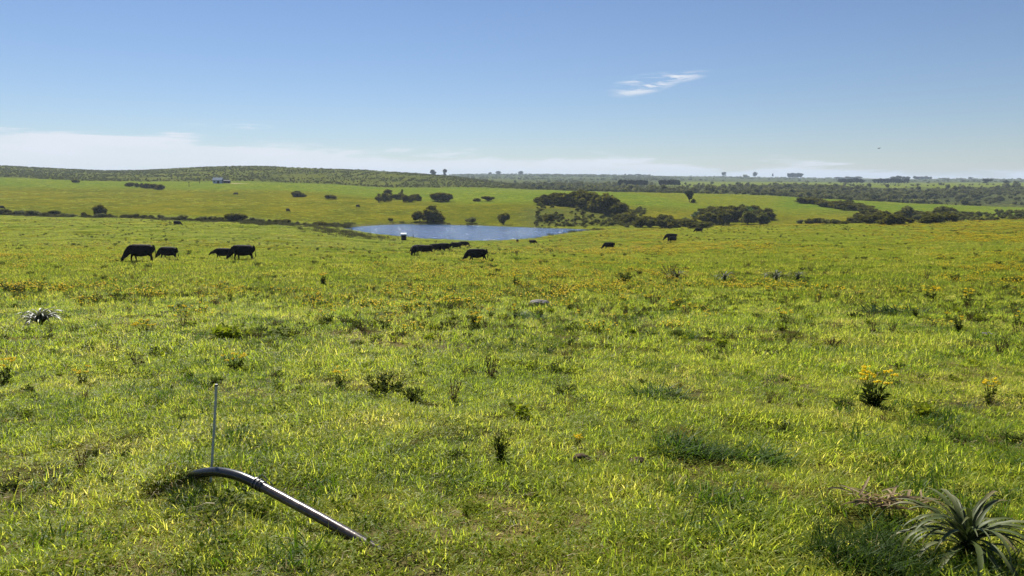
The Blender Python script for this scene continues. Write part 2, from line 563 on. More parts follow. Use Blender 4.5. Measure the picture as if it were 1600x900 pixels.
def make_pond():
    c = POND_S.mean(0)
    P = c + (POND_S - c) * 1.0
    V, Fc = [], []
    n = len(P)
    rings = [1.012, .97, .9, .75, .5, .25]
    for r in rings:
        for p in P:
            q = c + (p - c) * r
            V.append((q[0], q[1], ZW))
    V.append((c[0], c[1], ZW))
    for k in range(len(rings) - 1):
        for i in range(n):
            j = (i + 1) % n
            Fc.append((k * n + i, k * n + j, (k + 1) * n + j, (k + 1) * n + i))
    k = len(rings) - 1
    for i in range(n):
        Fc.append((k * n + i, k * n + (i + 1) % n, len(V) - 1))
    mat, nt, out = new_mat('rippled_water')
    p = principled(nt, (.045, .11, .26), .15, .5)
    p.inputs['IOR'].default_value = 1.33
    g = N(nt, 'ShaderNodeNewGeometry')
    mp = N(nt, 'ShaderNodeMapping')
    mp.inputs['Scale'].default_value = (.8, .30, 1)
    nt.links.new(g.outputs['Position'], mp.inputs[0])
    n1 = N(nt, 'ShaderNodeTexNoise', i={'Scale': 1.5, 'Detail': 4, 'Roughness': .6})
    n2 = N(nt, 'ShaderNodeTexNoise', i={'Scale': .7, 'Detail': 2, 'Roughness': .5})
    nt.links.new(mp.outputs[0], n1.inputs['Vector']); nt.links.new(mp.outputs[0], n2.inputs['Vector'])
    hsum = math_node(nt, 'ADD', n1.outputs[0], math_node(nt, 'MULTIPLY', n2.outputs[0], 2.2))
    b = N(nt, 'ShaderNodeBump', i={'Strength': 1.0, 'Distance': 1.1})
    nt.links.new(hsum, b.inputs['Height'])
    nt.links.new(b.outputs[0], p.inputs['Normal'])
    nt.links.new(p.outputs[0], out.inputs[0])
    m = mesh_from('pond_water', V, Fc, mat)
    bm = bmesh.new(); bm.from_mesh(m); bmesh.ops.recalc_face_normals(bm, faces=bm.faces)
    if sum(f.normal.z for f in bm.faces) < 0:
        bmesh.ops.reverse_faces(bm, faces=bm.faces)
    bm.to_mesh(m); bm.free()
    tag(link('pond', m), 'rippled blue farm pond in the dip of the valley', kind='structure')


make_pond()

# ------------------------------------------------------------------ bushes and trees
M_BUSH = leaf_mat('dark_evergreen_leaves', [(0, (.032, .034, .004)), (.45, (.078, .078, .009)), (.75, (.155, .145, .02)), (1, (.25, .21, .045))], .45, .8, .04)
M_OLIVE = leaf_mat('olive_leaves', [(0, (.065, .075, .016)), (.5, (.12, .128, .028)), (1, (.19, .175, .055))], .45, .8, .05)
M_GREEN = leaf_mat('fresh_green_leaves', [(0, (.04, .07, .010)), (.5, (.075, .12, .014)), (1, (.13, .17, .03))], .35, .5, .25)
M_GREY = leaf_mat('grey_green_scrub_leaves', [(0, (.075, .082, .030)), (.5, (.14, .148, .055)), (1, (.22, .22, .09))], .45, .8, .05)
M_EUC = leaf_mat('eucalyptus_leaves', [(0, (.018, .025, .013)), (.5, (.034, .043, .021)), (1, (.06, .066, .034))], .2, .8, .05)
M_BARK = plain_mat('grey_brown_bark', (.05, .04, .03), (.13, .10, .075), 5, .9, .1, .4)


def quads(C, Nn, size, r, asp=1.6):
    """leaf-sized quads at C with normals Nn"""
    n = len(C)
    t = r.normal(size=(n, 3))
    a = np.cross(Nn, t); a /= np.linalg.norm(a, axis=1, keepdims=True) + 1e-9
    b = np.cross(Nn, a)
    s = size * r.uniform(.6, 1.35, (n, 1))
    a, b = a * s, b * s / asp
    V = np.stack([C - a, C + b + a * .1, C + a, C - b + a * .1], 1).reshape(-1, 3)
    Fc = np.arange(4 * n).reshape(-1, 4)
    return V, Fc


def crown_mesh(name, mat, seed, w=1., h=1., lobes=11, leaves=1500, size=.075, kind='round', low=.05):
    """unit crown (about 1 wide, 1 high, standing on z=0) of leaf clumps on uneven lobes"""
    r = np.random.default_rng(seed)
    C, Nn, G = [], [], []
    for k in range(lobes):
        if kind == 'round':
            ang = r.uniform(0, 2 * math.pi); q = math.sqrt(r.uniform(0, 1)) * .34
            cz = r.uniform(.22, .72) * (1 - .5 * (q / .34) ** 2 * r.uniform(.3, 1))
            rad = r.uniform(.14, .26)
            sq = r.uniform(.65, .95)
        elif kind == 'tall':
            ang = r.uniform(0, 2 * math.pi); q = math.sqrt(r.uniform(0, 1)) * .26
            cz = r.uniform(.38, .86)
            rad = r.uniform(.10, .20)
            sq = r.uniform(.7, 1.)
        else:  # spreading
            ang = r.uniform(0, 2 * math.pi); q = math.sqrt(r.uniform(0, 1)) * .40
            cz = r.uniform(.25, .80) - .2 * (q / .4) ** 2
            rad = r.uniform(.13, .22)
            sq = r.uniform(.6, .85)
        c = np.array([q * math.cos(ang), q * math.sin(ang), cz])
        n = max(30, int(leaves / lobes * (rad / .19) ** 2))
        d = r.normal(size=(n, 3)); d /= np.linalg.norm(d, axis=1, keepdims=True)
        rr = rad * (1 - .45 * r.random((n, 1)) ** 2.2) * (1 + .22 * (vnoise(d[:, :1] * 2.3 + k, d[:, 1:2] * 2.3 + d[:, 2:] * 2) - .5) * 2)
        pts = c + d * rr * np.array([1, 1, sq])
        ok = pts[:, 2] > low * r.uniform(.5, 1.5, n)
        C.append(pts[ok])
        nn = d + r.normal(size=d.shape) * .9
        Nn.append((nn / np.linalg.norm(nn, axis=1, keepdims=True))[ok])
        G.append(np.full(ok.sum(), r.uniform(0, .45)) + r.uniform(0, .55, ok.sum()))
    C, Nn, G = np.concatenate(C), np.concatenate(Nn), np.concatenate(G)
    C[:, 2] *= 1 / C[:, 2].max()
    V, Fc = quads(C, Nn, size, r)
    V = V * np.array([w, w, h])
    m = mesh_from(name, V, Fc, mat)
    g = np.repeat(G, 4)
    add_attr(m, 'blade', np.stack([np.ones_like(g), g, g, np.ones_like(g)], 1), 'FLOAT_COLOR')
    return m


def trunk_mesh(name, seed, top=.6, r0=.045, limbs=5, spread=.3):
    r = random.Random(seed)
    bm = bmesh.new()
    p = [(r.uniform(-.02, .02) * k, r.uniform(-.02, .02) * k, -.04 + (top * .7 + .04) * k / 4) for k in range(5)]
    tube(bm, p, [r0 * (1.25 - .16 * k) for k in range(5)], 7)
    for k in range(limbs):
        a = 2 * math.pi * (k + r.random() * .6) / limbs
        s = Vector(p[2 + k % 3])
        e = s + Vector((math.cos(a) * spread, math.sin(a) * spread, top * r.uniform(.3, .55)))
        mid = (s + e) / 2 + Vector((math.cos(a) * .03, math.sin(a) * .03, -.02))
        tube(bm, [s, mid, e], [r0 * .55, r0 * .38, r0 * .12], 5)
    m = bpy.data.meshes.new(name)
    bm.to_mesh(m); bm.free()
    m.materials.append(M_BARK)
    return m


CROWNS = {
    'bush': [crown_mesh('bush_crown', M_BUSH, 20 + k, lobes=12, leaves=1700) for k in range(5)],
    'olive': [crown_mesh('olive_crown', M_OLIVE, 30 + k, lobes=10, leaves=1300) for k in range(3)],
    'green': [crown_mesh('green_crown', M_GREEN, 40 + k, lobes=10, leaves=1300) for k in range(2)],
    'tree': [crown_mesh('tree_crown', M_BUSH, 50 + k, lobes=15, leaves=2000, size=.065, kind='spread', low=.05) for k in range(4)],
    'euc': [crown_mesh('eucalyptus_crown', M_EUC, 60 + k, lobes=13, leaves=1100, size=.07, kind='tall', low=.18) for k in range(4)],
    'grey': [crown_mesh('scrub_crown', M_GREY, 70 + k, lobes=8, leaves=420, size=.12) for k in range(4)],
}
TRUNKS = {'bush': [trunk_mesh('bush_stem', k, .45, .03, 6, .26) for k in range(2)], 'tree': [trunk_mesh('tree_trunk', 10 + k, .7, .035, 6, .3) for k in range(2)],
          'euc': [trunk_mesh('eucalyptus_trunk', 20 + k, .8, .028, 5, .16) for k in range(2)]}
for a, b in (('olive', 'bush'), ('green', 'bush'), ('grey', 'bush')):
    TRUNKS[a] = TRUNKS[b]
_cnt = [0]
TAKEN = []


def plant(kind, name, label, cat, group, x, y, h, w, sink=.0):
    _cnt[0] += 1
    k = _cnt[0]
    z = Hs(x, y) - sink
    root = empty(name, (x, y, z), random.uniform(0, 6.28), (w, w, h))
    tag(root, label, cat, group)
    link('crown', CROWNS[kind][k % len(CROWNS[kind])], None, root)
    link('trunk', TRUNKS[kind][k % 2], None, root)
    TAKEN.append((x, y, w / 2))
    return root


def plant_px(kind, u, vb, vt, wpx, name, label, cat, group=None, Y=None):
    if Y is None:
        x, Y, z = ground_at(u, vb)
        dz = (vb - vt) / F * Y
    else:
        x = (u - 800) * Y / 1162
        dz = max(1.0, zray(vt, Y) - Hs(x, Y))
    return plant(kind, name, label, cat, group, x, Y, dz * 1.04, wpx / F * Y * 1.08)


def clump(kinds, base, top, n, wpx, name, label, cat, group, rows=1, seed=0, hmin=.75):
    """individual shrubs filling a thicket whose outline runs along base and top"""
    r = random.Random(seed)
    bu, bv = zip(*base); tu, tv = zip(*top)
    for i in range(n):
        u = bu[0] + (bu[-1] - bu[0]) * (i + r.uniform(.1, .9)) / n
        vb0 = float(np.interp(u, bu, bv)); vt0 = float(np.interp(u, tu, tv))
        row = r.randrange(rows) / max(rows, 1)
        hh = (vb0 - vt0) / (rows * .45 + .55)
        vb = vb0 - row * (vb0 - vt0 - hh)
        w = wpx * r.uniform(.75, 1.3)
        kd, q = r.choice(kinds), r.uniform(hmin, 1.05)
        tone = {'tree': 'dark spreading', 'bush': 'dark rounded', 'olive': 'olive toned', 'green': 'fresh green', 'grey': 'grey green'}[kd]
        size = 'tall' if q > hmin + (1.05 - hmin) * .55 else 'low'
        side = '' if rows == 1 else ' front row' if row == 0 else ' back row'
        plant_px(kd, u, vb + r.uniform(-.6, .8), vb - hh * q, w, name, f'{size} {tone}{side} {cat} {label}', cat, f'{size} {tone}{side} plants, {group}')


# thickets beyond the pond
clump(['tree', 'bush', 'bush'], [(845, 319), (900, 322), (940, 332), (970, 338)], [(838, 312), (857, 302), (880, 303), (910, 299), (935, 304), (950, 305), (965, 314), (972, 326)], 20, 27, 'thicket_tree', 'on the hillock above the far bank of the pond', 'tree', 'trees on the hillock behind the pond', 1, 3, .85)
clump(['bush', 'bush', 'olive'], [(968, 345), (1000, 355), (1050, 357), (1108, 356)], [(968, 326), (985, 329), (1000, 334), (1040, 333), (1070, 338), (1108, 346)], 22, 22, 'shrub', 'in the gully beside the domed clump', 'shrub', 'gully shrubs', 2, 4)
clump(['bush', 'tree', 'bush', 'olive', 'green'], [(1092, 350), (1130, 352), (1200, 351)], [(1090, 330), (1098, 317), (1112, 313), (1140, 313), (1165, 314), (1190, 319), (1204, 332)], 36, 24, 'thicket_tree', 'in the domed clump beside the pale green field', 'tree', 'trees of the domed clump', 3, 5)
clump(['bush', 'tree'], [(1248, 317), (1300, 325), (1362, 334)], [(1244, 309), (1270, 307), (1310, 309), (1335, 313), (1362, 320)], 22, 21, 'thicket_tree', 'on the spur of the thicket running up the field', 'tree', 'trees on the thicket spur', 2, 6)
clump(['bush', 'tree', 'bush', 'olive'], [(1335, 349), (1400, 350), (1460, 349), (1512, 341)], [(1330, 327), (1370, 321), (1400, 323), (1440, 325), (1470, 317), (1490, 326), (1514, 330)], 46, 25, 'thicket_tree', 'in the long thicket edging the yellow pasture', 'tree', 'trees of the long thicket', 3, 7)
plant_px('olive', 1413, 345, 323, 30, 'thicket_tree', 'pale olive crowned tree standing out in the long thicket', 'tree')
clump(['bush', 'bush', 'grey'], [(1250, 350), (1322, 350)], [(1250, 342), (1285, 340), (1322, 345)], 9, 15, 'shrub', 'along the pasture edge before the pale green field', 'shrub', 'low shrubs along the pasture edge', 1, 8)
plant_px('bush', 1251, 318, 309, 12, 'shrub', 'round dark bush at the tip of the thicket spur', 'shrub')
plant_px('euc', 1077, 316, 299, 17, 'field_tree', 'upright lone tree on the field line between the thickets', 'tree')
plant_px('bush', 1083, 317, 311, 7, 'shrub', 'small bush beside the upright lone tree', 'shrub')
# single shrubs on the far slope
for kind, u, vb, vt, w, lab in [
    ('bush', 158, 339, 321, 25, 'round dark bush standing alone on the ditch line'),
    ('bush', 85, 338, 329, 17, 'small dark bush in the ditch beside the round lone one'),
    ('bush', 367, 347, 334, 31, 'broad dark bush in the ditch near the reeds'),
    ('bush', 118, 286, 280, 13, 'little dark bush on the green field below the rounded scrubby hill'),
    ('bush', 466, 308, 299, 26, 'dark bush with flat top on the slope below the shed'),
    ('bush', 519, 311, 305, 21, 'low dark bush next to the flat topped one on the slope'),
    ('bush', 689, 315, 301, 34, 'dark domed bush on the green slope behind the pond'),
    ('bush', 762, 314, 307, 18, 'dark low bush on the slope next to the domed one'),
    ('bush', 746, 315, 310, 14, 'tiny bush trailing beside the low one on the slope'),
    ('bush', 677, 347, 323, 38, 'large brownish bush on the far bank of the pond'),
    ('bush', 656, 346, 331, 22, 'smaller bush leaning against the large far bank one'),
    ('grey', 738, 349, 340, 20, 'grey green shrub on the far bank of the pond'),
    ('bush', 787, 351, 334, 17, 'dark upright bush on the far bank of the pond'),
    ('bush', 860, 348, 335, 21, 'dark bush low on the hillock behind the pond'),
    ('bush', 628, 302, 296, 5, 'tiny lone bush on the green field top'),
    ('bush', 909, 298, 294, 4, 'tiny lone bush on the field crest above the hillock'),
    ('bush', 610, 345, 341, 8, 'low round bush on the pond bank beside the reeds'),
]:
    plant_px(kind, u, vb, vt, w, 'shrub', lab, 'shrub')
r = random.Random(5)
for i in range(13):
    plant_px('bush', 592 + 66 * (i + r.random()) / 13, r.uniform(311, 316), r.uniform(302, 308), r.uniform(10, 17), 'shrub', 'dark shrub in the loose cluster round the palm', 'shrub', 'shrubs round the palm')
plant_px('bush', 606, 305, 296, 15, 'shrub', 'taller shrub at the back of the palm cluster', 'shrub')
for i in range(9):
    u = 196 + 60 * (i + r.random()) / 9
    plant_px('bush', u, 291 + (u - 196) / 60 * 6, 285 + (u - 196) / 60 * 4, r.uniform(9, 13), 'shrub', 'dark shrub in the low row on the field bank across from the shed', 'shrub', 'bank shrubs near the shed')
# ditch line across the left: individual low bushes
for i in range(44):
    u = 2 + 530 * (i + r.random()) / 44
    v = float(np.interp(u, [0, 100, 200, 300, 400, 470, 540], [335, 339, 341, 345, 348, 352, 354]))
    kd, wd, ht = r.choice(['bush', 'bush', 'grey']), r.uniform(8, 22), r.uniform(3.5, 8)
    lab = f"{'broad' if wd > 15 else 'narrow'} {'taller' if ht > 5.7 else 'low'} {'dark' if kd == 'bush' else 'grey green'} shrub among the reeds of the ditch line"
    plant_px(kd, u, v, v - ht, wd, 'shrub', lab, 'shrub', lab + 's')
# hillock scrub
for i in range(20):
    u = r.uniform(845, 985)
    v = r.uniform(326, 356) if u < 930 else r.uniform(342, 356)
    kd = r.choice(['grey', 'olive', 'olive', 'bush'])
    lab = {'grey': 'grey green', 'olive': 'olive', 'bush': 'dark'}[kd] + ' scrub bush on the hillock slope ' + ('above the water' if v > 345 else 'below the trees')
    plant_px(kd, u, v, v - r.uniform(2.5, 5), r.uniform(5, 10), 'shrub', lab, 'shrub', lab)
# far groves and lone trees
for kind, u, Y, vt, w, lab in [
    ('euc', 677, 1500, 265.5, 12, 'far rounded tree on the skyline where the rounded hill ends'),
    ('euc', 695, 1500, 264.5, 9, 'far tree on the skyline, narrower of the pair'),
    ('euc', 813, 2800, 267.5, 11, 'hazy round tree on the far ridge by the wood'),
    ('euc', 766, 2800, 269, 7, 'hazy thin tree on the far ridge'),
    ('euc', 779, 2800, 267.5, 11, 'hazy broad tree on the far ridge between thin ones'),
    ('euc', 1130, 2800, 269, 10, 'hazy domed tree standing alone on the far ridge'),
    ('euc', 1180, 2800, 269, 9, 'hazy square topped tree on the far ridge'),
    ('euc', 1207, 2800, 271, 3, 'hazy thin pole of a tree on the far ridge'),
    ('grey', 1163, 2800, 273, 9, 'hazy low tree between the domed and square ones'),
    ('euc', 1542, 1150, 279.5, 18, 'dark round tree beyond the dense scrub'),
    ('euc', 1571, 1150, 282, 10, 'dark smaller tree next to the round one beyond the scrub'),
    ('grey', 1475, 2700, 278, 13, 'hazy mound shaped tree on the far ridge'),
    ('grey', 1500, 2700, 278.5, 16, 'hazy wide mound tree on the far ridge'),
    ('euc', 1516, 2700, 276.8, 9, 'hazy dark tree at the end of the mound trees'),
]:
    plant_px(kind, u, 0, vt, w, 'distant_tree', lab, 'tree', None, Y)
for (u0, u1, n, Y, vt, w, lab, grp) in [
    (968, 1012, 16, 900, 281.5, 8, 'dark slender tree in the plantation block beyond the green crest', 'plantation block trees'),
    (1032, 1062, 9, 900, 281, 11, 'dark tree in the open grove next to the plantation block', 'grove next to the plantation'),
    (976, 1017, 13, 2800, 272.0, 5, 'hazy tree in the level row on the far ridge', 'level tree row on the ridge'),
    (1231, 1253, 7, 2600, 270, 9, 'hazy tree in the square block on the far ridge', 'square tree block on the ridge'),
    (1305, 1347, 9, 2600, 275.8, 9, 'hazy tree in the long low wood on the far ridge', 'long low wood on the ridge'),
    (1312, 1350, 9, 1300, 279, 9, 'dark tree in the wood before the hazy ridge', 'dark wood before the ridge'),
    (1364, 1420, 13, 1300, 279, 9, 'dark tree in the second wood before the ridge', 'second dark wood'),
    (1392, 1420, 5, 1900, 275, 9, 'hazy tall tree rising behind the second wood', 'tall trees behind the second wood'),
    (1427, 1456, 7, 2500, 275.3, 9, 'hazy tree in the last ridge wood beyond the second dark wood', 'last ridge wood'),
]:
    for i in range(n):
        plant_px('euc', u0 + (u1 - u0) * (i + r.uniform(.2, .8)) / n, 0, vt + r.uniform(-.3, 1.4), w * r.uniform(.85, 1.2), 'distant_tree', lab, 'tree', grp, Y * r.uniform(.985, 1.015))

# ------------------------------------------------------------------ scattered stuff by geometry nodes
def scatter(name, label, P, rot, scl, idx, sources, cat=None):
    m = bpy.data.meshes.new(name)
    P = np.asarray(P, np.float32)
    m.vertices.add(len(P)); m.vertices.foreach_set('co', P.ravel())
    add_attr(m, 'rot', rot, 'FLOAT_VECTOR')
    add_attr(m, 'scl', scl, 'FLOAT_VECTOR')
    add_attr(m, 'idx', idx, 'INT')
    o = link(name, m)
    tag(o, label, kind='stuff')
    ng = bpy.data.node_groups.new(name, 'GeometryNodeTree')
    ng.interface.new_socket('Geometry', in_out='INPUT', socket_type='NodeSocketGeometry')
    ng.interface.new_socket('Geometry', in_out='OUTPUT', socket_type='NodeSocketGeometry')
    gi, go = ng.nodes.new('NodeGroupInput'), ng.nodes.new('NodeGroupOutput')
    iop = ng.nodes.new('GeometryNodeInstanceOnPoints')
    j = ng.nodes.new('GeometryNodeJoinGeometry')
    for s in sources[::-1]:
        oi = ng.nodes.new('GeometryNodeObjectInfo')
        oi.inputs['Object'].default_value = s
        oi.inputs['As Instance'].default_value = True
        ng.links.new(oi.outputs['Geometry'], j.inputs[0])
    ng.links.new(gi.outputs[0], iop.inputs['Points'])
    ng.links.new(j.outputs[0], iop.inputs['Instance'])
    iop.inputs['Pick Instance'].default_value = True
    for an, sock, dt in (('rot', 'Rotation', 'FLOAT_VECTOR'), ('scl', 'Scale', 'FLOAT_VECTOR'), ('idx', 'Instance Index', 'INT')):
        na = ng.nodes.new('GeometryNodeInputNamedAttribute')
        na.data_type = dt
        na.inputs['Name'].default_value = an
        src = [s for s in na.outputs if s.enabled and s.name == 'Attribute'][0]
        if an == 'rot':
            e = ng.nodes.new('FunctionNodeEulerToRotation')
            ng.links.new(src, e.inputs[0])
            src = e.outputs[0]
        ng.links.new(src, iop.inputs[sock])
    ng.links.new(iop.outputs[0], go.inputs[0])
    md = o.modifiers.new('scatter', 'NODES')
    md.node_group = ng
    return o


def source(me, name):
    return bpy.data.objects.new(name, me)       # never linked to the scene: only its geometry is used


def sample(n, y0, y1, ratio=.86, pad=1.5, power=1.0):
    """n ground points spread evenly over the fan between y0 and y1"""
    t = rng.random(n)
    a, b = (y0 + pad) ** (1 + power), (y1 + pad) ** (1 + power)
    y = (a + (b - a) * t) ** (1 / (1 + power)) - pad
    x = rng.uniform(-1, 1, n) * ratio * (y + pad)
    return x, y


def place_scatter(x, y, s, nsrc, zs=None, tilt=.0, sink=0.):
    n = len(x)
    P = np.stack([x, y, H(x, y) - sink], 1)
    rot = np.stack([rng.normal(0, tilt + 1e-6, n), rng.normal(0, tilt + 1e-6, n), rng.uniform(0, 6.283, n)], 1)
    zs = np.ones(n) if zs is None else zs
    return P, rot, np.stack([s, s, s * zs], 1), rng.integers(0, nsrc, n)


def blades(name, mat, seed, n, rad, l0, l1, w, bend=.5, seg=3, lean0=.35):
    r = np.random.default_rng(seed)
    V, Fc, A = [], [], []
    for k in range(n):
        q, a = rad * math.sqrt(r.random()), r.uniform(0, 6.283)
        base = np.array([q * math.cos(a), q * math.sin(a), -.01])
        L = r.uniform(l0, l1); d = r.uniform(0, 6.283); b = bend * r.uniform(.15, 1.5)
        lean = np.array([math.cos(d), math.sin(d), 0]); side = np.array([-math.sin(d), math.cos(d), 0])
        tw = r.uniform(-.6, .6)
        ww = w * r.uniform(.7, 1.3)
        g = r.random()
        i0 = len(V)
        p = base.copy(); ang = r.uniform(0, lean0)
        for s in range(seg + 1):
            t = s / seg
            wd = ww * (1 - t ** 1.6) * .5
            sd = side * math.cos(tw * t) + lean * math.sin(tw * t)
            if s < seg:
                V += [p - sd * wd, p + sd * wd]; A += [(t, g)] * 2
            else:
                V.append(p.copy()); A.append((1, g))
            ang += b / seg * 1.6
            p = p + (lean * math.sin(ang) + np.array([0, 0, math.cos(ang)])) * L / seg
        for s in range(seg - 1):
            Fc.append((i0 + 2 * s, i0 + 2 * s + 1, i0 + 2 * s + 3, i0 + 2 * s + 2))
        Fc.append((i0 + 2 * seg - 2, i0 + 2 * seg - 1, i0 + 2 * seg))
    m = mesh_from(name, V, Fc, mat, True)
    A = np.array(A)
    add_attr(m, 'blade', np.stack([A[:, 0], A[:, 1], A[:, 1], np.ones(len(A))], 1), 'FLOAT_COLOR')
    return m


def clover(name, mat, seed):
    """low mat of small rounded leaves on short stalks"""
    r = np.random.default_rng(seed)
    V, Fc, G = [], [], []
    for k in range(60):
        c = np.array([r.normal(0, .07), r.normal(0, .07), r.uniform(.015, .06)])
        nrm = np.array([r.normal(0, .45), r.normal(0, .45), 1.]); nrm /= np.linalg.norm(nrm)
        a = np.cross(nrm, [math.cos(k), math.sin(k), .1]); a /= np.linalg.norm(a)
        b = np.cross(nrm, a)
        q, g = r.uniform(.004, .009), r.random()
        i = len(V)
        V.extend([c - a * q * 1.3, c + b * q - a * q * .2, c + b * q * .8 + a * q, c + a * q * 1.4 - nrm * q * .3, c - b * q * .8 + a * q, c - b * q - a * q * .2])
        G += [g] * 6
        Fc.append(tuple(range(i, i + 6)))
    m = mesh_from(name, V, Fc, mat)
    G = np.array(G)
    add_attr(m, 'blade', np.stack([G, G, G, np.ones_like(G)], 1), 'FLOAT_COLOR')
    return m


M_GRASS = leaf_mat('pasture_grass', [(0, (.080, .128, .010)), (.3, (.175, .240, .020)), (.6, (.295, .325, .034)), (.85, (.40, .375, .085)), (1, (.52, .43, .19))], .58, .5, .25, (.6, 1.1), 'blade', 2.2)
M_FIELD = leaf_mat('field_grass_blades', [(0, (.062, .106, .008)), (.3, (.128, .176, .014)), (.6, (.212, .230, .022)), (.85, (.30, .275, .055)), (1, (.38, .31, .12))], .6, .6, .1, (.25, 1.0), 'blade', 2.1)
M_LUSH = leaf_mat('lush_grass', [(0, (.028, .066, .004)), (.5, (.062, .118, .006)), (1, (.13, .18, .010))], .5, .5, .2, (.5, .5), 'blade', 1.7)
M_STRAW = leaf_mat('dry_grass', [(0, (.19, .14, .06)), (.5, (.33, .25, .115)), (1, (.52, .43, .25))], .4, .5, .3)
M_WEED = leaf_mat('dark_weed_leaves', [(0, (.018, .028, .005)), (.5, (.048, .066, .009)), (1, (.115, .125, .018))], .35, .8, .05)
M_DEAD = leaf_mat('brown_dead_stalks', [(0, (.045, .03, .016)), (.5, (.085, .055, .03)), (1, (.15, .10, .055))], .2, .8, .05)
M_CLOVER = leaf_mat('broad_weed_leaves', [(0, (.09, .13, .006)), (.5, (.16, .20, .010)), (1, (.25, .25, .03))], .5, .7, .1)

fine_src = [source(blades('grass_tuft', M_GRASS, 100 + k, 54, .12, .025, .10, .0072, 1.2, 3, .9), 'grass_tuft_source') for k in range(7)]
long_src = [source(blades('long_grass_tuft', M_GRASS, 170 + k, 34, .08, .06, .15, .006, 1.0, 4, .6), 'long_grass_source') for k in range(4)]
mid_src = [source(blades('grass_patch', M_GRASS, 110 + k, 90, .30, .05, .15, .011, 1.0, 3, .8), 'grass_patch_source') for k in range(5)]
far_src = [source(blades('grass_mat', M_FIELD, 120 + k, 110, .75, .08, .24, .028, .8, 2, .7), 'grass_mat_source') for k in range(4)]
lush_src = [source(blades('lush_tuft', M_LUSH, 130 + k, 60, .13, .05, .17, .008, 1.0, 4, .6), 'lush_tuft_source') for k in range(4)]
straw_src = [source(blades('straw_tuft', M_STRAW, 140 + k, 18, .14, .03, .12, .004, 1.6, 3, 1.3), 'straw_tuft_source') for k in range(4)]
stalk_src = [source(blades('stalk_tuft', M_DEAD, 150 + k, 12, .05, .06, .20, .004, .3, 3, .3), 'stalk_tuft_source') for k in range(3)]
clover_src = [source(clover('clover_patch', M_CLOVER, 180 + k), 'clover_source') for k in range(3)]


def lush(x, y):
    return np.clip((fbm(x * .55 + 7, y * .55 + 3, 4) - .50) * 7, 0, 1)


def hummock(x, y):
    return fbm(x * 1.5 + 11, y * 1.5 + 5, 3)


